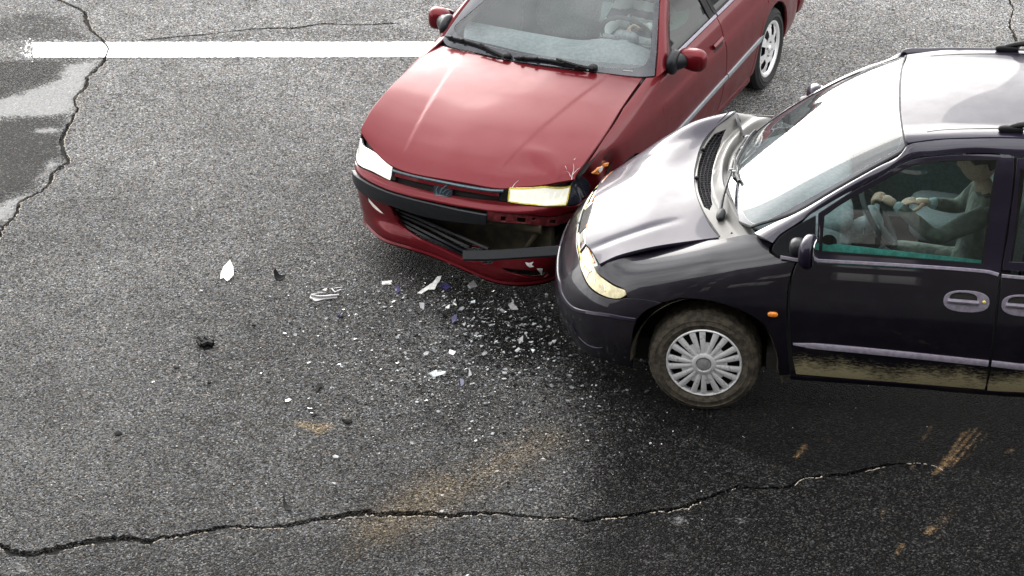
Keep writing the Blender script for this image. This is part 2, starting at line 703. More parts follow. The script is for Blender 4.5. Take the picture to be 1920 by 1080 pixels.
def glass(name, tint, refl=1.0, rough=0.0, ior=1.5, haze=0.0, hazec=(.6, .65, .68)):
    m = NT(name)
    tcn = m.n('ShaderNodeTexCoord').outputs['Object']
    tr = m.n('ShaderNodeBsdfTransparent', Color=(*tint, 1))
    gl = m.n('ShaderNodeBsdfGlossy', Roughness=rough)
    gl.inputs['Color'].default_value = (refl, refl, refl, 1)
    fr = m.n('ShaderNodeFresnel', IOR=ior)
    mxs = m.n('ShaderNodeMixShader')
    m.l(fr.outputs[0], mxs.inputs[0])
    base = tr.outputs[0]
    if haze:
        df = m.n('ShaderNodeBsdfDiffuse', Color=(*hazec, 1))
        h = m.n('ShaderNodeMixShader')
        nz = m.noise(6, 4, .6, tcn).outputs['Fac']
        m.l(m.mr(nz, .3, .7, haze * .85, haze * 1.15), h.inputs[0])
        m.l(tr.outputs[0], h.inputs[1]); m.l(df.outputs[0], h.inputs[2])
        base = h.outputs[0]
    m.l(base, mxs.inputs[1]); m.l(gl.outputs[0], mxs.inputs[2])
    m.l(mxs.outputs[0], m.out.inputs[0])
    return m.m


M = {}
M['red'] = paint('red_paint', (.105, .005, .009), .45, coat_r=.08, rough=.36, dust=.006, coat_ior=1.5, coat_w=.38, spec=.1)
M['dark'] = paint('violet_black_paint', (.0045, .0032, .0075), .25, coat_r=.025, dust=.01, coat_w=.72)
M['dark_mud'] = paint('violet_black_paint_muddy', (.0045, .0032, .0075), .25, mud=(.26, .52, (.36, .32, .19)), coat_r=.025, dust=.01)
M['dark_lit'] = paint('violet_black_paint_lit', (.0085, .0055, .017), .35, coat_r=.03, dust=.008, coat_w=.40)  # copy of the body paint with sky-lit violet put into the colour
M['dark_lit_pillar'] = paint('violet_black_paint_lit_pillar', (.0085, .0055, .017), .35, coat_r=.04, dust=.01, coat_w=.8)  # pillar copy of the paint, the sky-lit violet again in its colour
M['trim'] = plain('grey_black_plastic', (.009, .010, .013), .45, bump=.1, spec=.35)
M['black'] = plain('black_rubber', (.005, .005, .006), .6, spec=.25)
M['soot'] = plain('underbody_dark', (.012, .011, .009), .9)
M['olive'] = plain('dusty_recess', (.030, .025, .012), .8, nscale=12, namt=.5)
M['frit'] = plain('black_glass_border', (.020, .022, .032), .12, coat=.6)
M['silver'] = plain('silver_wheel_paint', (.66, .66, .67), .32, metal=.3, coat=.3, namt=.04)
M['strip'] = plain('grey_side_strip', (.17, .19, .21), .35, coat=.4)
M['purplegrey'] = plain('weathered_moulding', (.20, .18, .225), .4, coat=.3)
M['mesh'] = plain('vent_mesh_black', (.004, .0035, .006), .7, spec=.15)
M['teal'] = plain('teal_grille_strip', (.035, .085, .105), .3, coat=.5)
M['chrome'] = plain('chrome_reflector', (.75, .76, .78), .12, metal=1.0, namt=.05)
M['lens'] = plain('clear_lens', (.88, .88, .82), .1, coat=1.0, nscale=60, namt=.08)
M['lensy'] = plain('lens_yellow_rim', (.75, .62, .12), .15, coat=1.0)
M['cream'] = plain('corner_lamp_lens', (.60, .53, .30), .12, coat=1.0, nscale=25, namt=.2)
M['amber'] = plain('amber_lens', (.75, .23, .02), .15, coat=1.0)
M['grey_in'] = plain('grey_interior_plastic', (.30, .32, .34), .7, bump=.15)
M['grey_dark'] = plain('dark_interior', (.05, .052, .055), .75)
M['seat'] = plain('grey_seat_cloth', (.28, .29, .305), .95, nscale=90, bump=.3, bscale=500)
M['seat_dk'] = plain('dark_seat_cloth', (.06, .065, .062), .95, nscale=90, bump=.3, bscale=500)
M['cowl'] = plain('cowl_paint_sheen', (.075, .072, .066), .42, metal=.2, coat=.15, nscale=15)  # body-coloured cowl; its silvery sky reflection is put into the colour
M['skin'] = plain('skin', (.70, .47, .36), .5, nscale=60, namt=.1)
M['skirt_glass'] = glass('windscreen_glass', (.80, .87, .86), 1.0, .0, 1.5, haze=.06, hazec=(.55, .60, .63))
M['glass_van'] = glass('windscreen_glass_bright', (.60, .70, .70), 1.0, .01, 1.62, haze=.05)
M['glass_side'] = glass('green_side_glass', (.72, .88, .84), 1.0, .0, 1.6)
M['glass_green'] = glass('dark_green_glass', (.10, .24, .19), 1.0, .0, 1.38)
M['shard'] = glass('broken_glass', (.80, .88, .86), 1.0, .1, 1.6, haze=.45, hazec=(.75, .78, .80))


# ================================================================== GROUND
def gpl(pts):
    return np.array([gp(x, y) for x, y in pts])


CRACKS = {
    'left': dict(px=[(60, -60), (90, -18), (113, 0), (156, 22), (162, 40), (176, 62), (191, 73), (202, 91), (198, 109), (187, 124), (164, 144),
             (162, 162), (140, 184), (144, 204), (133, 229), (120, 249), (116, 269), (120, 289), (127, 302), (96, 329),
             (91, 347), (62, 367), (38, 378), (31, 400), (4, 429), (0, 445), (-25, 480)], w=.032, lip=1),
    'hair': dict(px=[(248, 78), (300, 72), (400, 63), (470, 55), (520, 53), (560, 52), (600, 45), (650, 46), (700, 46), (735, 44), (760, 47)], w=.026, lip=0),
    'front': dict(px=[(-60, 985), (0, 1020), (27, 1037), (51, 1039), (93, 1033), (128, 1024), (167, 1016), (222, 1010), (249, 1010), (272, 1015), (311, 1008),
              (350, 1002), (389, 994), (424, 987), (467, 989), (505, 989), (544, 985), (583, 975), (640, 967), (667, 963),
              (690, 960), (710, 965), (760, 962), (800, 963), (847, 967), (880, 963), (920, 962), (983, 967), (1017, 972),
              (1067, 970), (1093, 977), (1133, 970), (1167, 968), (1200, 962), (1240, 956), (1279, 952), (1311, 938), (1357, 924),
              (1375, 915), (1417, 915), (1481, 912), (1502, 898), (1541, 892), (1594, 887), (1640, 876), (1672, 871), (1707, 869),
              (1746, 871), (1768, 882)], w=.046, lip=-1),
    'right': dict(px=[(1880, -50), (1893, 0), (1900, 20), (1893, 45), (1905, 75), (1914, 100), (1935, 130)], w=.026, lip=1),
}


def crack_poly(c):
    p = resample(gpl(c['px']), .03, closed=False, smooth=True, corner=80)
    n = len(p)
    rg = np.random.default_rng(len(p))
    p[1:-1] += rg.normal(0, .0035, (n - 2, 2))
    t = np.gradient(p, axis=0); t /= np.linalg.norm(t, axis=1, keepdims=True)
    nn = np.stack([-t[:, 1], t[:, 0]], 1)
    k = np.interp(np.arange(n), np.linspace(0, n, 14), rg.uniform(.55, 1.35, 14)) * rg.uniform(.75, 1.25, n)
    s = np.linspace(0, 1, n)
    k *= np.clip(np.minimum(s, 1 - s) * 14, .12, 1)
    if c is CRACKS['front']: k *= np.interp(p[:, 0], [-3, 1.2, 1.7, 3], [1.05, 1.0, .62, .35])
    wd = c['w'] * k
    return p, nn, wd


def shade_stain_masks(xy):
    """painted car shade, dark, brown and pale stains, as soft shapes on the road"""
    X = xy
    def poly(px, soft):
        q = gpl(px)
        d = segdist(X, q); s = np.where(inside(X, q), d, -d)
        return np.clip(.5 + s / (2 * soft), 0, 1)
    dark = np.zeros(len(X)); brown = np.zeros(len(X)); pale = np.zeros(len(X))
    # car shadows painted into the road, broad darkening before them, then darker asphalt
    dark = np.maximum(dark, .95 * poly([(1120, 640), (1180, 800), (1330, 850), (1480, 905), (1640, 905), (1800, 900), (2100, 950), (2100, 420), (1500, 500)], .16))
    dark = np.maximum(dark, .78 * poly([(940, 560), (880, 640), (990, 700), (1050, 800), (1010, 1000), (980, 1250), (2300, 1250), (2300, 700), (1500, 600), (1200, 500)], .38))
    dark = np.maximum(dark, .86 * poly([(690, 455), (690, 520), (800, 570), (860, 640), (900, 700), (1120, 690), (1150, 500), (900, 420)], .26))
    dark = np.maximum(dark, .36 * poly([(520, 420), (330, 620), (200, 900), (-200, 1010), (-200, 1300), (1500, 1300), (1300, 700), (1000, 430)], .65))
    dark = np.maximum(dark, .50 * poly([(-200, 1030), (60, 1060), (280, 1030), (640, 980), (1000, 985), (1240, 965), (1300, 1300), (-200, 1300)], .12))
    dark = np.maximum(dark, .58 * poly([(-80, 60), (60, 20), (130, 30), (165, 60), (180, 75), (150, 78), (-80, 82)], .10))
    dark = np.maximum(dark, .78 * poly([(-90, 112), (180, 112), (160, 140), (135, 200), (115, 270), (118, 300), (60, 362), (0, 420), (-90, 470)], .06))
    dark = np.maximum(dark, .35 * poly([(250, 78), (520, 56), (760, 50), (800, 76)], .05))
    lp = poly([(-60, 205), (20, 180), (60, 170), (107, 151), (129, 122), (184, 114), (163, 146), (160, 163), (139, 186), (142, 212), (80, 217), (0, 222), (-60, 224)], .11)
    lp = np.maximum(lp, .9 * poly([(64, 246), (90, 240), (117, 240), (112, 248), (80, 249)], .06))
    lp = np.maximum(lp, .9 * poly([(-60, 395), (0, 383), (30, 366), (58, 364), (34, 386), (27, 409), (0, 415), (-60, 430)], .09))
    lp = np.maximum(lp, .55 * poly([(58, 345), (90, 300), (118, 296), (122, 303), (92, 332)], .04))
    for (x, y, r, k) in ((515, 68, 22, .85), (545, 190, 26, .55), (520, 118, 20, .4), (1270, 975, 28, .7), (1385, 975, 26, .5), (1205, 928, 26, .45),
                         (1450, 965, 40, .35), (1040, 950, 14, .35), (785, 1070, 18, .8), (1075, 1060, 26, .4), (30, 1074, 38, .8), (1590, 1010, 60, .3),
                         (1250, 1050, 70, .4), (1570, 1060, 60, .3), (40, 70, 40, .5), (90, 98, 46, .7)):
        c = gp(x, y); rr = r / 330.
        d = np.hypot((X[:, 0] - c[0]) / rr, (X[:, 1] - c[1]) / rr / 1.3)
        pale = np.maximum(pale, k * .68 * np.exp(-d * d))
    pale = np.maximum(pale, lp)
    dark *= 1 - lp
    def streak(a, b, wd, k):
        nonlocal brown
        if wd < .05: wd, k = wd * 1.1 + .004, min(1.1, k * 1.15)
        a, b = gp(*a), gp(*b); ab = b - a; l = np.linalg.norm(ab)
        t = (X - a) @ ab / l / l; d = np.abs((X - a) @ np.array([-ab[1], ab[0]]) / l)
        brown = np.maximum(brown, k * np.exp(-(d / wd) ** 2) * np.clip(np.minimum(t, 1 - t) * 5 + .2, 0, 1))
    streak((660, 1030), (880, 880), .27, .62)
    streak((760, 965), (1090, 790), .24, .50)
    streak((640, 1060), (720, 970), .12, .5)
    c = gp(590, 800)
    brown = np.maximum(brown, 1.0 * poly([(535, 793), (560, 789), (595, 793), (632, 793), (616, 806), (598, 818), (580, 806), (556, 800)], .03))
    for a, b, wd, k in (((1836, 797), (1766, 880), .009, .9), ((1846, 801), (1778, 884), .008, .8), ((1826, 795), (1772, 858), .008, .7), ((1858, 804), (1800, 872), .007, .6), ((1772, 866), (1748, 893), .022, .8), ((1810, 805), (1772, 868), .018, .7), ((1752, 792), (1722, 835), .02, .55), ((1790, 850), (1765, 875), .035, .8),
                        ((1512, 830), (1490, 862), .018, .8), ((1470, 822), (1476, 838), .012, .6), ((1560, 812), (1545, 832), .018, .45), ((1905, 842), (1880, 850), .02, .6),
                        ((1715, 868), (1708, 880), .01, .8), ((1500, 905), (1490, 930), .02, .4), ((1660, 950), (1650, 975), .018, .6), ((1592, 1020), (1500, 1040), .02, .3), ((1695, 1018), (1678, 1042), .014, .9),
                        ((1800, 940), (1740, 1010), .06, .5), ((1750, 985), (1735, 1005), .025, .8), ((1460, 868), (1440, 880), .03, .4)):
        streak(a, b, wd, k)
    return dark, brown, pale


def mat_asphalt():
    m = NT('asphalt')
    tcn = m.n('ShaderNodeTexCoord').outputs['Object']
    at_ = m.n('ShaderNodeAttribute', attribute_name='stain')  # dark channel holds painted car shade beside the stains, alpha a rising tone
    sep = m.n('ShaderNodeSeparateColor'); m.l(at_.outputs['Color'], sep.inputs[0])
    dk, br, pl = sep.outputs[0], sep.outputs[1], sep.outputs[2]
    v1 = m.n('ShaderNodeTexVoronoi', Scale=104.0); m.l(tcn, v1.inputs['Vector'])
    v2 = m.n('ShaderNodeTexVoronoi', Scale=170.0); m.l(tcn, v2.inputs['Vector'])
    s1 = m.n('ShaderNodeSeparateColor'); m.l(v1.outputs['Color'], s1.inputs[0])
    s2 = m.n('ShaderNodeSeparateColor'); m.l(v2.outputs['Color'], s2.inputs[0])
    g1 = m.ramp(s1.outputs[0], [(0, .016), (.16, .050), (.36, .105), (.72, .155), (.94, .21), (1, .36)])
    g2 = m.ramp(s2.outputs[1], [(0, .28), (.30, .85), (.8, 1.18), (1, 1.6)])
    c = m.mixc(1.0, g1, g2, 'MULTIPLY')
    # single pale chippings, a few warm or bluish stones
    hue = m.ramp(s1.outputs[2], [(0, (1.12, .98, .82)), (.4, (1, 1, 1)), (.75, (.93, .99, 1.07)), (1, (1.06, 1.0, .93))])
    c = m.mixc(1.0, c, hue, 'MULTIPLY')
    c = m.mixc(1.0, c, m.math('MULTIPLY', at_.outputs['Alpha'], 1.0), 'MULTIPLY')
    big = m.noise(.9, 5, .62, tcn).outputs['Fac']
    mid = m.noise(5.5, 4, .65, tcn).outputs['Fac']
    c = m.mixc(1.0, c, m.ramp(big, [(.28, .72), (.5, 1.0), (.72, 1.22)]), 'MULTIPLY')
    c = m.mixc(1.0, c, m.ramp(mid, [(.25, .78), (.5, 1.0), (.75, 1.2)]), 'MULTIPLY')
    fine = m.noise(16, 6, .75, tcn).outputs['Fac']
    def mask(v, amt, lo, hi):
        k = m.math('ADD', v, m.math('MULTIPLY', m.math('SUBTRACT', fine, .5), amt))
        return m.mr(k, lo, hi, 0, 1)
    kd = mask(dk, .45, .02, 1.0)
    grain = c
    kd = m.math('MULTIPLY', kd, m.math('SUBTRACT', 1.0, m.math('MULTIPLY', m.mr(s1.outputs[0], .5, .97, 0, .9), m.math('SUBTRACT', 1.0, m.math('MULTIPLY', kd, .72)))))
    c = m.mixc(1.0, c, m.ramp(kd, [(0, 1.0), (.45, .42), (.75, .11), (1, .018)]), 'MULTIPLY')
    kb = mask(br, .9, .12, .95)
    c = m.mixc(m.math('MULTIPLY', kb, .85), c, m.mixc(1.0, c, (1.75, 1.4, .95), 'MULTIPLY'))
    kb2 = mask(br, 1.1, .42, .95)
    c = m.mixc(m.math('MULTIPLY', kb2, .6), c, m.mixc(1.0, grain, (1.6, 1.30, .88), 'MULTIPLY'))
    kb3 = mask(br, 1.7, .40, 1.15)
    c = m.mixc(m.math('MULTIPLY', kb3, m.mr(kd, .5, .8, 0, .6)), c, m.mixc(1.0, grain, (1.7, .85, .25), 'MULTIPLY'))
    rag = m.noise(10, 8, .82, tcn, .6).outputs['Fac']
    kp = m.mr(m.math('ADD', pl, m.math('MULTIPLY', m.math('SUBTRACT', rag, .5), 2.1)), .36, .72, 0, 1)
    pg = m.mixc(m.mr(m.noise(60, 3, .7, tcn).outputs['Fac'], .3, .7), (.17, .17, .168), (.27, .27, .27))
    c = m.mixc(m.math('MULTIPLY', kp, .74), c, pg)
    hgt = m.math('ADD', m.math('MULTIPLY', s1.outputs[0], .6), m.math('ADD', m.math('MULTIPLY', s2.outputs[1], .5), m.math('MULTIPLY', fine, .3)))
    dd = m.math('SUBTRACT', hgt, m.math('MULTIPLY', v1.outputs['Distance'], 14.0))
    flat = m.math('SUBTRACT', 1.0, m.math('MULTIPLY', kp, .8))
    b = m.n('ShaderNodeBump', Distance=.0035)
    m.l(dd, b.inputs['Height']); m.l(m.math('MULTIPLY', flat, .75), b.inputs['Strength'])
    rg = m.mr(kd, 0, 1, .86, .62)
    m.bsdf(Base_Color=c, Roughness=rg, Normal=b.outputs[0], Specular_IOR_Level=.06)
    return m.m


def build_ground():
    loops, lips = [], []
    for k, c in CRACKS.items():
        p, nn, wd = crack_poly(c)
        rg = np.random.default_rng(3)
        a = p + nn * (wd * rg.uniform(.35, .65, len(p)))[:, None]
        b = p - nn * (wd * rg.uniform(.35, .65, len(p)))[:, None]
        loops.append(np.concatenate([a, b[::-1]]))
        if c['lip']: lips.append((k, a if c['lip'] > 0 else b, nn * c['lip'], wd))
    x0, x1, y0, y1 = -4.9, 4.9, -3.9, 6.2
    gx, gy = np.arange(x0, x1, .055), np.arange(y0, y1, .055)
    G = np.stack(np.meshgrid(gx, gy, indexing='ij'), -1).reshape(-1, 2) + RNG.uniform(-.008, .008, (len(gx) * len(gy), 2))
    for (ax0, ax1, ay0, ay1) in ((.9, 2.9, -3.2, -1.2), (-4.2, -2.9, .6, 4.2), (2.15, 2.95, -2.25, -1.45)):     # finer where thin stains lie
        st_ = .013 if ax0 == 2.15 else .024
        hx, hy = np.arange(ax0, ax1, st_), np.arange(ay0, ay1, st_)
        G = np.concatenate([G, np.stack(np.meshgrid(hx, hy, indexing='ij'), -1).reshape(-1, 2) + RNG.uniform(-.005, .005, (len(hx) * len(hy), 2))])
    keep = np.ones(len(G), bool)
    for lp in loops:
        lo, hi = lp.min(0) - .05, lp.max(0) + .05
        nb = np.all((G > lo) & (G < hi), 1)
        d = segdist(G[nb], lp)
        keep[np.where(nb)[0][(d < .012) | inside(G[nb], lp)]] = False
    big = np.array([(-400, -400), (400, -400), (400, 400), (-400, 400.)])
    ring = np.array([(math.cos(a) * r, math.sin(a) * r) for r in (9, 14, 30, 80, 200) for a in np.linspace(0, 2 * math.pi, 25)[:-1]])
    V, F, mp = cdt([big] + loops, np.concatenate([G[keep], ring]))
    c = V[F].mean(1)
    k = np.ones(len(F), bool)
    for lp in loops:
        lo, hi = lp.min(0), lp.max(0)
        nb = np.where(np.all((c > lo) & (c < hi), 1))[0]
        k[nb[inside(c[nb], lp)]] = False
    F = F[k]
    Z = np.zeros(len(V))
    VV = np.c_[V, Z].tolist(); FF = F.tolist()
    off = 4
    for lp in loops:                                           # crack walls go down
        idx = [mp[off + i] for i in range(len(lp))]; off += len(lp)
        b = len(VV)
        ctr = lp
        q = offset_poly(lp, .0012)
        VV += [(x, y, -.028) for x, y in q]
        n = len(lp)
        for i in range(n):
            j = (i + 1) % n
            FF.append([idx[i], idx[j], b + j, b + i])
    me = bpy.data.meshes.new('road')
    me.from_pydata(VV, [], FF)
    bm = bmesh.new(); bm.from_mesh(me); bmesh.ops.recalc_face_normals(bm, faces=bm.faces)
    bm.to_mesh(me); bm.free()
    if me.polygons[0].normal.z < 0: me.flip_normals()
    A = np.array(VV)[:, :2]
    near = np.all((A > [x0 - .5, y0 - .5]) & (A < [x1 + .5, y1 + .5]), 1)
    st = np.zeros((len(A), 4)); st[:, 3] = np.interp(A[:, 1], [-3.2, -.6, 1.2, 3.2, 5], [.86, 1.0, 1.25, 1.68, 1.95])  # tone rises steadily away from the camera
    d, b, p = shade_stain_masks(A[near])
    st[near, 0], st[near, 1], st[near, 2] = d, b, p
    at_ = me.attributes.new('stain', 'FLOAT_COLOR', 'POINT')  # dark channel carries painted shade beside the stains
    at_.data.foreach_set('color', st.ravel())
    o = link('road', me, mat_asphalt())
    tag(o, kind='structure')
    me2 = bpy.data.meshes.new('road_bed')
    me2.from_pydata([(-400, -400, -.03), (400, -400, -.03), (400, 400, -.03), (-400, 400, -.03)], [], [[0, 1, 2, 3]])
    tag(link('road_bed', me2, M['soot']), kind='structure')
    # chipped pale lips of the cracks: small stones along one edge
    V, F = [], []
    for k, e, nn, wd in lips:
        rg = np.random.default_rng(11)
        on = np.interp(np.arange(len(e)), np.linspace(0, len(e), 40), rg.uniform(0, 1, 40))
        for i in range(len(e) - 1):
            if on[i] < (.2 if k == 'left' else .45): continue
            for q in range(2):
                t = rg.uniform(); c = e[i] * (1 - t) + e[i + 1] * t + nn[i] * rg.uniform(-.002, .006)
                ax = (e[i + 1] - e[i]) / np.linalg.norm(e[i + 1] - e[i]); pn = np.array([-ax[1], ax[0]])
                l, ww, hh = rg.uniform(.005, .014), rg.uniform(.0015, .0040), rg.uniform(.001, .003)
                b0 = len(V)
                for sx, sy in ((-1, -1), (1, -.6), (.8, 1), (-.9, .7)):
                    V.append((*(c + ax * sx * l + pn * sy * ww), -.004))
                for sx, sy in ((-1, -1), (1, -.6), (.8, 1), (-.9, .7)):
                    V.append((*(c + ax * sx * l * .7 + pn * sy * ww * .6), hh))
                F += [[b0 + a for a in f] for f in ([4, 5, 6, 7], [0, 1, 5, 4], [1, 2, 6, 5], [2, 3, 7, 6], [3, 0, 4, 7])]
    o2 = mk('crack_edge', V, F, plain('pale_chippings', (.40, .35, .29), .85, nscale=120, namt=.4), None, car=False, smooth=False)
    o2.parent = o
    tag(o2, kind='stuff')
    # white line, worn at its left end, split by the crack
    rg = np.random.default_rng(5)
    def edge(a, b, amp):
        n = max(2, int(abs(b[0] - a[0]) / 3.2))
        return [(a[0] + (b[0] - a[0]) * i / n + rg.normal(0, .4), a[1] + (b[1] - a[1]) * i / n + rg.normal(0, amp)) for i in range(n + 1)]
    polys = [edge((66, 80), (190, 80), .55) + [(197, 84), (202, 92), (200, 100), (196, 108)] + edge((191, 108.6), (62, 108.8), .55) + [(63, 104), (60, 99), (64, 93), (60, 86)],
             edge((197, 79.6), (905, 79), .5) + edge((905, 107.5), (200, 108.6), .5) + [(202, 100), (205, 92), (201, 85)]]
    for k in range(110):                                       # loose specks round the worn end
        x, y = 62 - abs(rg.normal(0, 9)), 94 + rg.normal(0, 9)
        s = rg.uniform(.4, 1.5)
        polys.append([(x - s * 1.3, y), (x, y - s), (x + s * 1.4, y - s * .2), (x + s * .4, y + s)])
    V, F = [], []
    for i, q in enumerate(polys):
        lp = gpl(q)
        if i < 2:
            a, f, _ = fill([lp], .2)
            a = a.tolist(); f = f.tolist()
        else: a, f = lp.tolist(), [[0, 1, 2, 3]]
        b = len(V)
        V += [(x, y, .0015 if i > 1 else .004) for x, y in a]
        F += [[j + b for j in t] for t in f]
    mw = NT('road_paint')
    tcn = mw.n('ShaderNodeTexCoord').outputs['Object']
    nz = mw.noise(45, 6, .75, tcn).outputs['Fac']; n2 = mw.noise(5, 3, .6, tcn).outputs['Fac']
    k = mw.mr(mw.math('ADD', mw.math('MULTIPLY', nz, .6), mw.math('MULTIPLY', n2, .4)), .60, .70, 0, .6)
    mw.bsdf(Base_Color=mw.mixc(k, (.82, .82, .80), (.30, .30, .29)), Roughness=.75, Normal=mw.bump(mw.noise(120, 3, .6, tcn).outputs['Fac'], .5, .003))
    ol = mk('road_line', V, F, mw.m, None, nrm=np.tile([0, 0, 1.0], (len(V), 1)), car=False, smooth=False)
    tag(ol, kind='structure')


build_ground()


# ------------------------------------------------------------------ debris
def shard(name, px, mat, label, cat, th=.004, tilt=(0, 0), bend=0.0, group=None, lift=.002, extra=None, rows=5):
    """a broken piece whose outline is traced on the road, with thickness, bend and tilt"""
    q = gpl(px)
    c = q.mean(0)
    lp = resample(q - c, .012, True, False)
    V2, F, mp = fill([lp], .014)
    r = np.abs(V2).max() + 1e-6
    z = bend * (V2[:, 0] ** 2 + V2[:, 1] ** 2) / r / r + V2[:, 0] * tilt[0] + V2[:, 1] * tilt[1]
    z -= z.min() - lift
    n = len(V2)
    V = np.concatenate([np.c_[V2, z + th], np.c_[V2, z]])
    FF = F.tolist() + [[a + n for a in f[::-1]] for f in F.tolist()]
    idx = [mp[i] for i in range(len(lp))]
    for i in range(len(idx)):
        a, b = idx[i], idx[(i + 1) % len(idx)]
        FF.append([a, b, b + n, a + n])
    parts = [(V, FF)] + (extra(c) if extra else [])
    V, FF = merge(parts)
    o = mk(name, V, FF, mat, None, car=False)
    o.location = (c[0], c[1], 0)
    tag(o, label, cat, group)
    return o


def lump(name, px, py, s, mat, label, cat, group, h=.5, seed=0):
    """a chunky broken piece"""
    rg = np.random.default_rng(seed)
    V = []
    k = 7
    for z, r in ((0, .85), (.5, 1.0), (1.0, .55)):
        for i in range(k):
            a = 2 * math.pi * i / k + rg.uniform(-.25, .25)
            rr = r * s * rg.uniform(.7, 1.15)
            V.append((math.cos(a) * rr, math.sin(a) * rr * .75, z * s * h * rg.uniform(.8, 1.2)))
    F = [list(range(k))[::-1], [2 * k + i for i in range(k)]]
    for j in range(2):
        for i in range(k):
            n = (i + 1) % k
            F.append([j * k + i, j * k + n, (j + 1) * k + n, (j + 1) * k + i])
    o = mk(name, V, F, mat, None, car=False, smooth=False)
    c = gp(px, py)
    o.location = (c[0], c[1], 0)
    tag(o, label, cat, group)
    return o


M['whitep'] = plain('broken_white_plastic', (.62, .62, .60), .35, coat=.4)
M['greyp'] = plain('broken_grey_plastic', (.23, .225, .23), .45, coat=.2)
M['lilac'] = plain('broken_violet_plastic', (.030, .028, .085), .3, coat=.6)
M['flake'] = plain('dull_glass_flakes', (.20, .205, .21), .25, coat=.6, nscale=14, namt=.7)
M['blackp'] = plain('broken_black_plastic', (.006, .006, .006), .7, spec=.12)
M['dkgrey'] = plain('broken_dark_grey_plastic', (.022, .020, .019), .75, spec=.12)


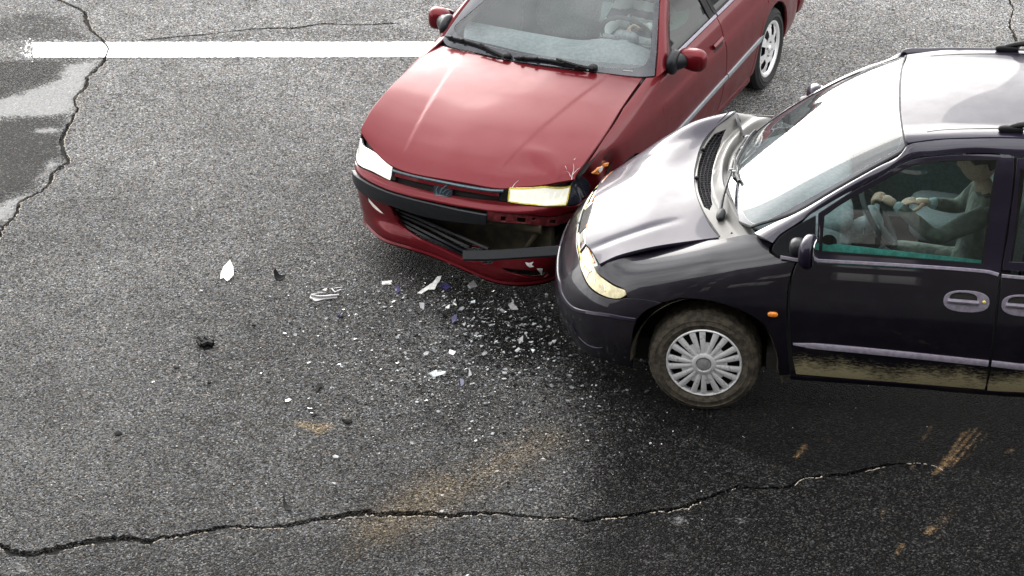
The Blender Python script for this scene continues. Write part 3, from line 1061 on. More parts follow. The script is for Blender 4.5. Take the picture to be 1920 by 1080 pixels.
def build_debris():
    shard('lens_shard', [(413, 524), (414, 514), (419, 505), (432, 497), (438, 506), (438, 518), (426, 530), (420, 522)], M['whitep'],
          'large white leaf shaped lens shard, standing out farthest left of the scattered debris', 'shard', tilt=(.05, .10), bend=.02)
    shard('plastic_shard', [(513, 518), (517, 515), (524, 519), (535, 520), (535, 524), (525, 528), (516, 525)], M['blackp'],
          'small curved black shard between the white leaf shaped shard and the grey bracket', 'shard', tilt=(-.1, .35), bend=.02)
    def br(c):
        f = lambda px, py: np.r_[gp(px, py) - c, .0]
        out = []
        for pts, r in (([(584, 556), (600, 559), (618, 558), (636, 556)], .007), ([(583, 555), (600, 552), (612, 552)], .005),
                       ([(606, 550), (612, 546), (610, 551)], .010), ([(622, 544), (628, 551), (640, 546)], .006), ([(626, 543), (642, 541)], .004)):
            P = np.array([f(*p) + [0, 0, r + .004] for p in pts])
            out.append(sweep_vf(smoothpath(P, .015), circ(r, 6), (0, 0, 1.0)))
        return out
    shard('bracket', [(580, 561), (583, 553), (600, 555), (634, 553), (632, 560), (610, 562), (592, 566)], M['greyp'],
          'light grey broken plastic bracket with raised clips lying on the asphalt', 'bracket', extra=br)
    shard('trim_fragment', [(782, 551), (800, 543), (812, 538), (820, 531), (828, 530), (825, 536), (820, 540), (815, 547), (803, 547), (790, 552)], M['whitep'],
          'long jagged white plastic sliver below the red bumper lip', 'shard', tilt=(.05, .25))
    def clump(c):
        f = lambda px, py: np.r_[gp(px, py) - c, .0]
        out = []
        for pts, r in (([(372, 640), (378, 645), (388, 648)], .012), ([(371, 645), (376, 655), (384, 652)], .012), ([(385, 640), (396, 648), (400, 646)], .014), ([(378, 655), (390, 650), (400, 653)], .016)):
            P = np.array([f(*p) + [0, 0, r + .012] for p in pts])
            out.append(sweep_vf(smoothpath(P, .015), circ(r, 6), (0, 0, 1.0)))
        return out
    shard('plastic_chunk', [(372, 640), (380, 645), (390, 641), (402, 646), (399, 653), (384, 657), (377, 653)], M['blackp'],
          'crumpled black plastic chunk with torn arms, left of the debris field', 'debris', tilt=(-.1, .3), extra=clump)
    g = 'dark plastic fragments on the road'
    data = [(222, 814, .021, 'dkgrey', 'faceted dark grey chunk alone at the far left of the road', .6),
            (652, 792, .024, 'dkgrey', 'dark grey block right of the sandy brown stain', .6),
            (331, 690, .014, 'dkgrey', 'small dark grey flake below the crumpled black chunk', .5),
            (392, 719, .012, 'blackp', 'tiny black pebble of plastic below and right of the crumpled chunk', .8),
            (503, 716, .014, 'dkgrey', 'dark flake lying alone in the middle of the left lane', .35),
            (637, 594, .014, 'lilac', 'small violet black stub below the grey bracket', .9),
            (476, 611, .012, 'blackp', 'tiny black crumb between white leaf shard and crumpled chunk', .6),
            (1018, 863, .014, 'greyp', 'pale grey pebble at the right end of the brown streak', .7)]
    for i, (x, y, s, m_, lab, h) in enumerate(data):
        lump('plastic_fragment', x, y, s * 1.3, M[m_], lab, 'debris', g, h, i)
    shard('plastic_fragment', [(590, 733), (596, 722), (607, 723), (602, 730), (596, 737)], M['blackp'], 'flat black lozenge shaped chip above the sandy brown stain', 'debris', group=g, tilt=(.05, .1))
    shard('plastic_fragment', [(578, 762), (590, 761), (588, 774), (583, 776), (579, 771)], M['dkgrey'], 'flat dark slate chip touching the top of the sandy brown stain', 'debris', group=g, tilt=(.05, .15))
    shard('plastic_fragment', [(532, 935), (535, 944), (541, 952), (549, 954), (546, 962), (536, 958), (531, 948)], M['blackp'], 'black curled sliver just above the long road crack', 'debris', group=g, tilt=(.3, .2), bend=.02)
    g = 'violet paint flakes on the road'
    for px, lab in (([(739, 543), (747, 541), (751, 548), (744, 552)], 'violet flake left of the long white sliver'),
                    ([(823, 537), (838, 535), (846, 541), (836, 545)], 'violet flake at the right tip of the long white sliver'),
                    ([(846, 599), (857, 595), (856, 605), (849, 609)], 'bright violet three cornered flake amid the glass crumbs'),
                    ([(862, 714), (870, 717), (869, 724), (864, 726)], 'pale violet flake lowest in the glass crumbs')):
        shard('paint_flake', px, M['lilac'], lab, 'paint flake', group=g, tilt=(.1, .2), th=.003)
    g = 'larger glass pieces on the road'
    gls = [([(716, 531), (735, 531), (735, 536), (716, 535)], 'narrow white glass piece left of the violet flake'),
           ([(876, 538), (888, 532), (896, 541), (880, 542)], 'grey glass piece under the middle of the red bumper lip'),
           ([(854, 565), (856, 574), (848, 571)], 'clear glass chip below the violet flake by the white sliver'),
           ([(883, 567), (891, 566), (891, 570), (882, 569)], 'small bright glass oblong under the red bumper'),
           ([(953, 575), (962, 571), (972, 583), (958, 582)], 'grey glass splinter nearest the dark bumper'),
           ([(836, 577), (844, 575), (842, 580), (835, 579)], 'small white glass chip left of the clear chips'),
           ([(786, 572), (796, 573), (795, 582), (788, 579)], 'grey square of glass beneath the white sliver'),
           ([(843, 659), (855, 663), (850, 667), (841, 664)], 'white glass piece in the middle of the crumbs'),
           ([(972, 640), (981, 636), (980, 645), (973, 646)], 'grey glass corner right of the crumbs'),
           ([(995, 657), (1003, 659), (999, 663)], 'small glass wedge toward the dark van'),
           ([(880, 697), (885, 706), (878, 708)], 'upright grey glass splinter below the crumbs'),
           ([(803, 703), (815, 700), (836, 703), (834, 706), (812, 709)], 'long dull glass strip lowest left of the crumbs')]
    for px, lab in gls:
        shard('glass_piece', px, M['greyp'] if 'grey' in lab else M['whitep'] if 'white' in lab else M['shard'], lab, 'glass piece', group=g, th=.004, tilt=(.15, .25))
    # crumbs beyond counting
    rg = np.random.default_rng(21)
    def crumbs(name, n, mat, smin, smax, field):
        V, F = [], []
        k = 0
        while k < n:
            x, y = field(rg)
            p = gp(x, y)
            s = rg.uniform(smin, smax) * (1 if rg.uniform() < .85 else 1.7)
            a0 = rg.uniform(0, 6.28); el = rg.uniform(.35, 1.0); tl = rg.uniform(-.5, .5, 2)
            b = len(V)
            m_ = rg.integers(3, 6)
            q = [(math.cos(a0 + 6.28 * i / m_) * s, math.sin(a0 + 6.28 * i / m_) * s * el) for i in range(m_)]
            z0 = s * (abs(tl[0]) + abs(tl[1])) + .0015
            for zz in (.0025 + s * .25, 0):
                for u, v_ in q: V.append((p[0] + u, p[1] + v_, z0 + u * tl[0] + v_ * tl[1] + zz))
            F.append([b + i for i in range(m_)])
            for i in range(m_): F.append([b + i, b + m_ + i, b + m_ + (i + 1) % m_, b + (i + 1) % m_])
            k += 1
        o = mk(name, V, F, mat, None, car=False, smooth=False)
        return o
    def dense(r):
        while True:
            x, y = r.normal(910, 140), r.normal(625, 85)
            if r.uniform() < .3: x, y = r.normal(860, 230), r.normal(670, 125)
            if y < 455 or (x > 1060 and y < 640): continue
            if y < 485 + (x - 690) * .19 and x > 690: continue
            return x, y
    def wide(r):
        while True:
            x, y = r.normal(780, 330), r.normal(690, 150)
            if 0 < x < 1900 and 450 < y < 1060 and not (x > 690 and y < 485 + (x - 690) * .19) and not (x > 1050 and y < 660): return x, y
    tag(crumbs('glass_crumbs', 800, M['whitep'], .0013, .0036, dense), 'tiny white and clear glass crumbs scattered on asphalt before the red bumper', 'glass crumbs', kind='stuff')
    tag(crumbs('glass_splinters', 900, M['flake'], .004, .012, dense), 'dull translucent glass splinters mixed among the crumbs', 'glass splinters', kind='stuff')
    tag(crumbs('dark_crumbs', 420, M['blackp'], .003, .010, dense), 'tiny black plastic crumbs mixed among the broken glass', 'plastic crumbs', kind='stuff')
    tag(crumbs('stone_chips', 380, M['whitep'], .0015, .0042, wide), 'stray white chips spread thinly over the road', 'stone chips', kind='stuff')


build_debris()


# ================================================================== the house the photograph was taken from (seen only as the dark mass in the paint and glass)
def build_house():
    o = bpy.data.objects.new('apartment_house', None); COL.objects.link(o)
    y0, x0, x1, H = -15.4, -24.0, 24.0, 15.0
    o.location = (0, y0 - 6, 0)
    tag(o, 'dark apartment house with rows of windows facing the road', 'building')
    wall = plain('dark_render', (.04, .037, .035), .9, nscale=3, namt=.3)
    fr = plain('window_frames', (.08, .078, .075), .6)
    gl = plain('dark_panes', (.015, .018, .02), .1, coat=.5)
    def bx(name, lo, hi, m, p):
        V, F = box_vf(lo, hi)
        V = V - [0, y0 - 6, 0]
        return mk(name, V, F, m, p, car=False, smooth=False)
    cols = np.arange(x0 + 2.2, x1 - 2, 3.2); rows = (1.0, 4.2, 7.4, 10.6)
    parts = []
    xs = [x0] + [v for c in cols for v in (c - .65, c + .65)] + [x1]
    zs = [0] + [v for r in rows for v in (r, r + 1.6)] + [H]
    for i in range(0, len(xs) - 1, 2): parts.append(box_vf((xs[i], y0 - 12, 0), (xs[i + 1], y0, H)))
    for c in cols:
        for j in range(0, len(zs) - 1, 2): parts.append(box_vf((c - .65, y0 - 12, zs[j]), (c + .65, y0 - .003, zs[j + 1])))
    V, F = merge(parts)
    mk('wall', V - [0, y0 - 6, 0], F, wall, o, car=False, smooth=False)
    bx('roof', (x0 - .4, y0 - 12.4, H), (x1 + .4, y0 + .5, H + .3), plain('roof_edge', (.10, .09, .085), .8), o)
    proto = None
    for c in cols:
        for r in rows:
            if proto is None:
                f = merge([box_vf((-.64, -.20, .01), (-.56, -.08, 1.59)), box_vf((.56, -.20, .01), (.64, -.08, 1.59)), box_vf((-.56, -.20, .01), (.56, -.08, .09)), box_vf((-.56, -.20, 1.51), (.56, -.08, 1.59)), box_vf((-.03, -.20, .09), (.03, -.09, 1.51))])
                proto = mk('window', f[0], f[1], fr, o, car=False, smooth=False)
                g = box_vf((-.56, -.17, .09), (.56, -.15, 1.51))
                pane = mk('pane', g[0], g[1], gl, proto, car=False, smooth=False)
                w_ = proto
            else:
                w_ = proto.copy(); COL.objects.link(w_); q = pane.copy(); COL.objects.link(q); q.parent = w_
            w_.location = (c, 6, r)


build_house()


# ================================================================== WHEELS
def wheel(car, parent, xc, ys, zc, ro, rr, wd, side, kind, steer=0.0, mats=None):
    """a wheel: part 'wheel' (hub disc) with tyre, rim and spokes under it; side +1 left, -1 right"""
    c = np.array([xc, ys * side, zc]); ax = np.array([math.sin(steer), side * math.cos(steer), 0.0])
    tyre_m, disc_m = mats
    bar = lathe_vf([(.001, .0), (rr * .55, -.035), (rr * .93, -.05), (rr * .97, -wd + .03)], c + ax * -.012, ax, 40)
    wm = mk('wheel', *bar, disc_m, parent)
    tag(wm, kind=None)
    pr = [(rr * .97, -.030), (rr * 1.0, -.006), (rr * 1.03, .004), (rr + (ro - rr) * .30, .012), (rr + (ro - rr) * .33, .0145), (rr + (ro - rr) * .36, .012), (rr + (ro - rr) * .58, .011), (rr + (ro - rr) * .61, .014), (rr + (ro - rr) * .64, .010), (rr + (ro - rr) * .70, .007),
          (rr + (ro - rr) * .86, -.004), (ro - .006, -.022), (ro, -.036)]
    for k in range(1, 8):                                     # ribs and grooves of the tread
        a = -.036 - (wd - .072) * k / 8
        pr += [(ro, a + .006), (ro - .007, a + .003), (ro - .007, a - .003), (ro, a - .006)]
    pr += [(ro, -wd + .036), (ro - .006, -wd + .02), (rr + (ro - rr) * .6, -wd), (rr * .97, -wd + .03)]
    V, F = lathe_vf(pr, c, ax, 88)
    n = len(pr)
    for i in range(88):                                       # cross cuts: every other column a little smaller at the shoulder
        if i % 2:
            for k in range(11, n - 3):
                d = V[i * n + k] - c; d -= (d @ ax) * ax
                V[i * n + k] -= d / np.linalg.norm(d) * .007
    # flatten at the ground
    V[:, 2] = np.maximum(V[:, 2], .003)
    mk('tyre', V, F, tyre_m, wm)
    e1 = np.array([0, 0, 1.0]); e2 = np.cross(ax, e1)
    P = lambda r, a, k: c + (e1 * math.cos(a) + e2 * math.sin(a)) * r + ax * k
    def bladed(r0, r1, a0, w0, w1, k0, k1, th=.014, nn=5, crown=.004):
        V, F = [], []
        for i in range(nn):
            t = i / (nn - 1); r = r0 + (r1 - r0) * t; ww = w0 + (w1 - w0) * t; k = k0 + (k1 - k0) * t + crown * math.sin(math.pi * t)
            for s, dk in ((-1, -th), (-1, -.003), (-.6, 0), (.6, 0), (1, -.003), (1, -th)):
                V.append(P(r, a0 + s * ww / max(r, .02), k + dk))
        for i in range(nn - 1):
            for j in range(5): F.append([i * 6 + j, i * 6 + j + 1, (i + 1) * 6 + j + 1, (i + 1) * 6 + j])
        F += [list(range(6)), [(nn - 1) * 6 + j for j in range(6)][::-1]]
        return V, F
    if kind == 'cover':                                       # nine pairs of blades
        mk('rim', *lathe_vf([(rr * .93, -.03), (rr * .945, .002), (rr * .985, .007), (rr * 1.01, .001), (rr * 1.0, -.02)], c, ax, 56), M['silver'], wm)
        for k in range(9):
            a = 2 * math.pi * k / 9 + .12
            for s in (-1, 1):
                mk('spoke', *bladed(rr * .30, rr * .955, a + s * .20, .0105, .0185, .016, .004), M['silver'], wm)
            mk('spoke', *bladed(rr * .30, rr * .62, a, .024, .012, .015, .008, crown=.0), M['silver'], wm)
        mk('hub_ring', *lathe_vf([(rr * .33, -.01), (rr * .33, .014), (rr * .29, .021), (rr * .215, .022), (rr * .20, .012)], c, ax, 36), M['silver'], wm)
        mk('hub_cap', *lathe_vf([(.0005, .021), (rr * .12, .020), (rr * .18, .017), (rr * .205, .010)], c, ax, 30), M['greyp'], wm)
    else:                                                     # alloy dish with seven oval openings
        nA, prof = 84, [(.0005, .004), (rr * .12, .003), (rr * .2, -.006), (rr * .3, -.004), (rr * .5, .002), (rr * .64, .0), (rr * .78, -.008), (rr * .86, -.012), (rr * .90, -.004), (rr * .96, .004), (rr * 1.01, .003), (rr * 1.0, -.02)]
        V, F = lathe_vf(prof, c, ax, nA)
        n = len(prof)
        F2 = []
        for f in F:
            m = V[f].mean(0) - c; k = m @ ax; m = m - k * ax
            r = np.linalg.norm(m); a = math.atan2(m @ e2, m @ e1)
            d = ((a / (2 * math.pi / 7)) % 1 - .5) * 2 * math.pi / 7 * r
            if ((r - rr * .68) / (rr * .20)) ** 2 + (d / (rr * .155)) ** 2 < 1: continue
            F2.append(f)
        mk('rim', V, F2, M['silver'], wm)
        mk('hub_cap', *lathe_vf([(.0005, .012), (rr * .10, .010), (rr * .135, .004), (rr * .14, -.004)], c, ax, 24), M['silver'], wm)
        for k in range(4):
            a = 2 * math.pi * k / 4 + .4
            mk('wheel_bolt', *lathe_vf([(.0005, .008), (.008, .008), (.010, -.006)], P(rr * .24, a, 0), ax, 8), M['greyp'], wm)
    return wm


M['tyre_mud'] = plain('dusty_tyre', (.050, .042, .030), .95, nscale=30, namt=.55, bump=.4, bscale=120)
M['tyre'] = plain('tyre_rubber', (.011, .011, .011), .85, nscale=14, namt=.4, bump=.3, bscale=150)


# ================================================================== PEOPLE
def person(name, car, base, joints, edges, skin_r, regions, hands, mats, label, head=None):
    """continuous body grown over a jointed skeleton, hands with five bent fingers, clothes by region"""
    base = np.asarray(base, float)
    def grow(V, E, Rr, lev):
        me = bpy.data.meshes.new('body')
        me.from_pydata([tuple(v) for v in V], E, [])
        o = bpy.data.objects.new('body', me); COL.objects.link(o)
        md = o.modifiers.new('s', 'SKIN'); md.use_smooth_shade = True
        sk = me.skin_vertices[0].data
        for i, r in enumerate(Rr): sk[i].radius = r if hasattr(r, '__len__') else (r, r)
        sk[0].use_root = True
        sb = o.modifiers.new('b', 'SUBSURF'); sb.levels = sb.render_levels = lev
        ev = o.evaluated_get(bpy.context.evaluated_depsgraph_get())
        m2 = ev.to_mesh()
        Vv = np.array([v.co[:] for v in m2.vertices]); Ff = [list(p.vertices) for p in m2.polygons]
        ev.to_mesh_clear(); bpy.data.objects.remove(o); bpy.data.meshes.remove(me)
        return Vv, Ff
    names = list(joints)
    V = np.array([joints[k] for k in names], float) - base
    E = [(names.index(a), names.index(b)) for a, b in edges]
    parts = [grow(V, E, [skin_r[k] for k in names], 2)]
    mi = [len(parts[0][1])]
    for W, d, n, L_, cl, th in hands:                          # wrist, towards the knuckles, palm side, length, curl, thumb side
        W = np.asarray(W, float) - base; d = np.asarray(d, float); d /= np.linalg.norm(d)
        n = np.asarray(n, float); n -= (n @ d) * d; n /= np.linalg.norm(n)
        s = np.cross(d, n) * th
        pv = [W - d * .02, W + d * .03, W + d * .075]
        parts.append(grow(pv, [(0, 1), (1, 2)], [(.026, .026), (.034, .024), (.038, .020)], 2))
        for k, (off, ln) in enumerate(((.030, .92), (.010, 1.0), (-.011, .95), (-.030, .78))):
            r0 = W + d * .060 + s * off
            a = r0 + d * .032 - n * .004
            b = a + (d * math.cos(cl) + n * math.sin(cl)) * .040 * ln
            c_ = b + (d * math.cos(cl * 2.1) + n * math.sin(cl * 2.1)) * .026 * ln
            e = c_ + (d * math.cos(cl * 2.8) + n * math.sin(cl * 2.8)) * .020 * ln
            parts.append(grow([r0, a, b, c_, e], [(0, 1), (1, 2), (2, 3), (3, 4)], [.010, .0105, .0092, .0085, .0070], 1))
        t0 = W + d * .022 + s * .022
        t1 = t0 + d * .026 + s * .026 + n * .014
        t2 = t1 + d * .028 + s * .004 + n * .022
        t3 = t2 + d * .020 - s * .010 + n * .016
        parts.append(grow([t0, t1, t2, t3], [(0, 1), (1, 2), (2, 3)], [.014, .0125, .011, .009], 1))
    nb = len(parts)
    if head is not None:
        hc, yaw, pitch = head
        def hf(U):
            U = U.copy()
            x, y, z = U[:, 0], U[:, 1], U[:, 2]               # face looks along -x
            f = np.clip(-x, 0, 1)
            g = lambda cy, cz, ry, rz: np.exp(-((y - cy) / ry) ** 2 - ((z - cz) / rz) ** 2)
            X = x * 1.0
            X -= f * (.26 * g(0, -.18, .16, .20) + .10 * g(0, .02, .12, .22) + .10 * g(0, -.55, .28, .10) + .12 * g(0, -.86, .30, .16))
            X += f * (.13 * g(.36, .08, .17, .12) + .13 * g(-.36, .08, .17, .12))
            X -= f * .06 * (g(.36, .26, .24, .07) + g(-.36, .26, .24, .07))
            Y = y * (1 - .28 * np.clip(-z, 0, 1) ** 1.5)
            ear = np.exp(-((x - .08) / .13) ** 2 - (z / .2) ** 2) * (np.abs(y) > .6)
            Y += np.sign(y) * ear * .18
            return np.stack([X, Y, z], 1)
        Rm = rot('Z', yaw) @ rot('Y', pitch)
        parts.append(blob_vf(np.asarray(hc) - base, (.098, .076, .122), (1, 1), Rm, (44, 30), hf))
    V, F = merge(parts)
    cnt = [len(p[1]) for p in parts]
    idx = []
    C = np.array([V[f].mean(0) for f in F]) + base
    k = 0
    for i, c in enumerate(cnt):
        for j in range(c):
            p = C[k]
            if i == 0: idx.append(regions(p))
            else: idx.append(0)
            k += 1
    V = V * [-1, 1, 1]
    me = bpy.data.meshes.new(name)
    me.from_pydata(V.tolist(), [], F)
    bm = bmesh.new(); bm.from_mesh(me); bmesh.ops.recalc_face_normals(bm, faces=bm.faces); bm.to_mesh(me); bm.free()
    me.polygons.foreach_set('use_smooth', [True] * len(me.polygons))
    o = link(name, me, mats)
    me.polygons.foreach_set('material_index', idx)
    me.update()
    x, y, a = POSE[car]
    wp = to_world(car, base)
    o.location = wp; o.rotation_euler = (0, 0, a)
    tag(o, label, 'person')
    if head is not None:                                       # hair as a child
        hv, hf_ = blob_vf(np.asarray(head[0]) - base + rot('Z', head[1]) @ np.array([.014, 0, .028]), (.100, .082, .110), (1, 1), rot('Z', head[1]) @ rot('Y', head[2] - 22), (28, 18),
                          lambda U: np.stack([np.where((U[:, 2] < -.15) & (U[:, 0] < .45), U[:, 0] * .72, U[:, 0]), U[:, 1] * np.where((U[:, 2] < 0) & (U[:, 0] < .3), .84, 1.0), np.maximum(U[:, 2], -.62)], 1))
        mk('hair', hv, hf_, M['hair'], o)
    return o


M['hair'] = plain('brown_hair', (.045, .030, .020), .6, nscale=200, namt=.4)
M['sweater'] = plain('grey_green_sweater', (.20, .20, .18), .95, nscale=5, namt=.3, bump=1.0, bscale=14)
M['cuff'] = plain('pale_shirt_cuff', (.42, .50, .52), .9, nscale=120, namt=.2)
M['trousers'] = plain('grey_trousers', (.06, .06, .065), .95)


def seat(car, parent, x, y, z, mat, lean=18, wd=.26, hb=.36, name='seat'):
    """seat base with backrest and headrest as sub-parts"""
    s = blob(name, (x - .05, y, z), (.27, wd, .085), mat, parent, (.45, .5), rot('Y', 6))
    bl = math.radians(lean)
    c = np.array([x + .20 + math.sin(bl) * hb * .9, y, z + .05 + math.cos(bl) * hb])
    blob('backrest', c, (.075, wd * .95, hb), mat, s, (.5, .5), rot('Y', lean), (24, 16),
         lambda U: np.stack([U[:, 0] - .35 * U[:, 1] ** 4, U[:, 1] * (1 - .12 * np.clip(U[:, 2], 0, 1) ** 2), U[:, 2]], 1))
    t = c + np.array([math.sin(bl), 0, math.cos(bl)]) * (hb + .11)
    blob('headrest', t, (.05, .13, .085), mat, s, (.55, .55), rot('Y', lean))
    for sy in (-.05, .05):
        tube('headrest_post', [t - [math.sin(bl) * .16, -sy, math.cos(bl) * .16], t + [0, sy, 0]], .006, M['chrome'], s, 6)
    return s


def steering_wheel(parent, c, r, tilt, mrim, mhub):
    """rim with airbag hub and two spokes; tilt degrees back from upright"""
    c = np.asarray(c, float)
    a = np.array([math.cos(R_(tilt)), 0, math.sin(R_(tilt))])      # axis towards the driver
    e1 = np.array([-math.sin(R_(tilt)), 0, math.cos(R_(tilt))]); e2 = np.array([0, 1.0, 0])
    ring = [c + (e1 * math.cos(t) + e2 * math.sin(t)) * r for t in np.linspace(0, 2 * math.pi, 41)]
    V, F = sweep_vf(np.array(ring), circ(.0155, 9), None)
    w_ = mk('steering_wheel', V, F, mrim, parent)
    Rm = np.stack([a, e2, e1], 1)
    blob('airbag_cover', c - a * .025, (.035, .088, .075), mhub, w_, (.5, .6), Rm)
    for s in (-1, 1):
        tube('wheel_spoke', [c - a * .02 + e2 * s * .07 - e1 * .01, c - a * .012 + e2 * s * (r - .01) - e1 * .01], .018, mhub, w_, 8)
    tube('wheel_spoke', [c - a * .02 - e1 * .06, c - a * .012 - e1 * (r - .01)], .022, mhub, w_, 8)
    blob('column_cover', c - a * .14 - e1 * .01, (.11, .055, .055), mhub, w_, (.6, .6), Rm)
    for s in (-1, 1):
        tube('stalk', [c - a * .09 + e2 * s * .05, c - a * .085 + e2 * s * .18 + e1 * .02], .007, mrim, w_, 6)
    return w_


# ================================================================== DARK VAN
def mirror_uv(uv): return uv


def build_van():
    car = 'van'
    root = empty('dark_van', car)
    tag(root, 'dark violet black minivan with crumpled front, muddy sills and silver wheel cover', 'van')
    # ---- surfaces
    X = [1.1, 1.5, 2.0, 2.6, 3.4, 4.1, 4.55, 4.7]
    AJ = [-.014, -.005, 0, 0, -.004, -.02, -.06, -.11]
    ZY = [(.20, .905), (.30, .945), (.45, .972), (.60, .978), (.72, .974), (.82, .962), (.92, .942), (1.0, .918), (1.06, .893), (1.12, .874), (1.28, .832), (1.45, .782), (1.58, .738), (1.645, .70), (1.70, .63)]
    Sd = Surf([[(x, y + a, z) for z, y in ZY] for x, a in zip(X, AJ)], X, [z for z, _ in ZY], out=(0, 1, 0), pad=.05)
    pl = [(0, 0), (.008, .2), (.035, .4), (.11, .60), (.235, .755), (.42, .86), (.65, .92), (.94, .955), (1.2, .968), (1.52, .978)]
    nr = [(-1, 0), (-1, .02), (-.97, .2), (-.85, .52), (-.66, .75), (-.40, .92), (-.2, .98), (-.08, 1), (-.03, 1), (0, 1)]
    fr = [(.09, .20), (.03, .28), (0, .38), (0, .48), (.015, .545), (.04, .60), (.08, .655), (.12, .71), (.16, .76), (.195, .80)]
    rows = [fr, fr, fr,
            [(.06, .21), (.025, .29), (0, .39), (0, .49), (.015, .55), (.038, .605), (.07, .66), (.105, .71), (.14, .755), (.17, .795)],
            [(.05, .22), (.02, .30), (0, .40), (0, .50), (.012, .57), (.032, .63), (.058, .68), (.085, .725), (.11, .765), (.14, .80)],
            [(.05, .22), (.02, .31), (0, .41), (0, .51), (.012, .585), (.034, .655), (.065, .72), (.11, .775), (.165, .815), (.225, .84)],
            [(.05, .22), (.02, .32), (0, .44), (0, .54), (.010, .64), (.033, .73), (.07, .80), (.125, .855), (.205, .89), (.30, .905)],
            [(.06, .22), (.028, .32), (.004, .45), (.0, .57), (.006, .69), (.02, .79), (.052, .875), (.115, .94), (.205, .975), (.31, .99)],
            [(.065, .21), (.03, .31), (.006, .45), (.001, .59), (.006, .71), (.018, .81), (.042, .90), (.09, .975), (.16, 1.02), (.25, 1.05)],
            [(.073, .20), (.033, .30), (.006, .45), (.0, .60), (.004, .72), (.016, .82), (.036, .92), (.066, 1.0), (.11, 1.065), (.18, 1.10)]]
    ct = []
    for (x, y), n, rw in zip(pl, nr, rows):
        n = np.array(n) / np.linalg.norm(n)
        ct.append([(x - n[0] * i, y - n[1] * i, z) for i, z in rw])
    Fr = Surf(ct, out=(-.7, .7, 0), pad=.02)
    hood = [[(.31, .70, .795), (.215, .36, .815), (.195, 0, .815), (.2, -.25, .80), (.2, -.45, .765), (.21, -.66, .70), (.215, -.74, .66)],
            [(.43, .655, .855), (.42, .34, .89), (.42, 0, .90), (.42, -.3, .90), (.43, -.5, .892), (.44, -.70, .865), (.44, -.76, .825)],
            [(.60, .628, .91), (.58, .32, .945), (.57, 0, .96), (.58, -.3, .965), (.59, -.52, .98), (.6, -.72, .985), (.61, -.79, .95)],
            [(.80, .635, .958), (.76, .32, .985), (.72, 0, .995), (.73, -.3, 1.01), (.75, -.53, 1.05), (.78, -.75, 1.085), (.80, -.82, 1.05)],
            [(1.0, .655, 1.0), (.874, .32, 1.02), (.81, .02, 1.025), (.81, -.26, 1.035), (.85, -.54, 1.065), (.985, -.80, 1.13), (1.02, -.86, 1.11)]]
    Hd = Surf(hood, pad=.03)
    hr = [np.array(p) for p in hood[4][:6]] + [np.array((1.04, -.90, 1.08))]
    cb = [(1.215, .70, 1.045), (1.09, .34, 1.055), (1.025, .02, 1.06), (1.03, -.3, 1.06), (1.10, -.56, 1.06), (1.23, -.80, 1.06), (1.32, -.93, 1.05)]
    cow = []
    for t, dz in ((-.05, -.012), (.12, -.010), (.35, -.008), (.5, -.014), (.62, .012), (.76, .034), (.86, .010), (.92, -.004), (1.02, 0)):
        cow.append([tuple(np.array(a) * (1 - t) + np.array(b) * t + [0, 0, dz * q_]) for a, b, q_ in zip(hr, cb, (.12, .9, 1, 1, .9, .3, .1))])
    Cw = Surf(cow, pad=.04)
    wb = [(1.30, .90, 1.06), (1.185, .70, 1.07), (1.075, .36, 1.07), (1.012, 0, 1.073), (1.075, -.36, 1.07), (1.185, -.72, 1.07), (1.3, -.90, 1.06)]
    wt = [(2.07, .80, 1.555), (2.012, .64, 1.635), (1.985, .33, 1.672), (1.977, 0, 1.684), (1.988, -.33, 1.668), (2.03, -.65, 1.628), (2.09, -.80, 1.55)]
    ws = []
    for t in (-.06, .0, .25, .5, .75, 1.0, 1.06):
        ws.append([tuple(np.array(a) * (1 - t) + np.array(b) * t + np.array([-.55, 0, .83]) * .05 * 4 * t * (1 - t)) for a, b in zip(wb, wt)])
    Ws = Surf(ws, pad=.02)
    rz = [(1.955, 1.684), (2.2, 1.705), (2.5, 1.722), (3.0, 1.735), (3.7, 1.725), (4.3, 1.69), (4.62, 1.65)]
    rf = []
    for i, (x, zc) in enumerate(rz):
        k = .03 if i == 0 else 0
        rf.append([(x + k * 1.6, .745, zc - .075), (x + k, .66, zc - .022), (x + k * .5, .45, zc - .012), (x, 0, zc), (x + k * .5, -.45, zc - .016), (x + k, -.66, zc - .034), (x + k * 2, -.72, zc - .075)])
    Rf = Surf(rf, pad=.02)

    # ---- inner shell and floor so that nothing shows through the gaps
    V, F = merge([box_vf((.35, -.70, .20), (4.5, .70, .34)), box_vf((.30, -.62, .30), (.95, .62, .62)), box_vf((1.05, -.68, .32), (1.12, .68, .94)), box_vf((1.3, -.90, .30), (4.5, .90, .40)),
                  box_vf((1.0, -.55, .55), (1.1, .55, .96))])
    mk('floor_pan', V, F, M['soot'], root, smooth=False)
    for mir in (False, True):
        panel('inner_panel', Sd, [(1.42, .28), (4.3, .28), (4.45, .5), (4.45, 1.0), (1.5, 1.0), (1.40, .9)], M['grey_dark'], root, h=.12, gap=0, thick=.002, lift=-.035, smooth=False, mirror=mir)
        u0, u1, v0, v1 = Fr.u[0], Fr.u[-1], Fr.v[0], Fr.v[-1]
        panel('inner_wing', Fr, [(u0, v0), (u0 + 1.05, v0), (u0 + 1.05, v0 + .62 * (v1 - v0)), (u1 - .25, v0 + .72 * (v1 - v0)), (u1 - .02, v1), (u0, v1)], M['soot'], root, h=.09, gap=0, thick=.002, lift=-.03, smooth=False, mirror=mir)

    # ---- wheels, arch liners
    tm = (M['tyre_mud'], M['soot'])
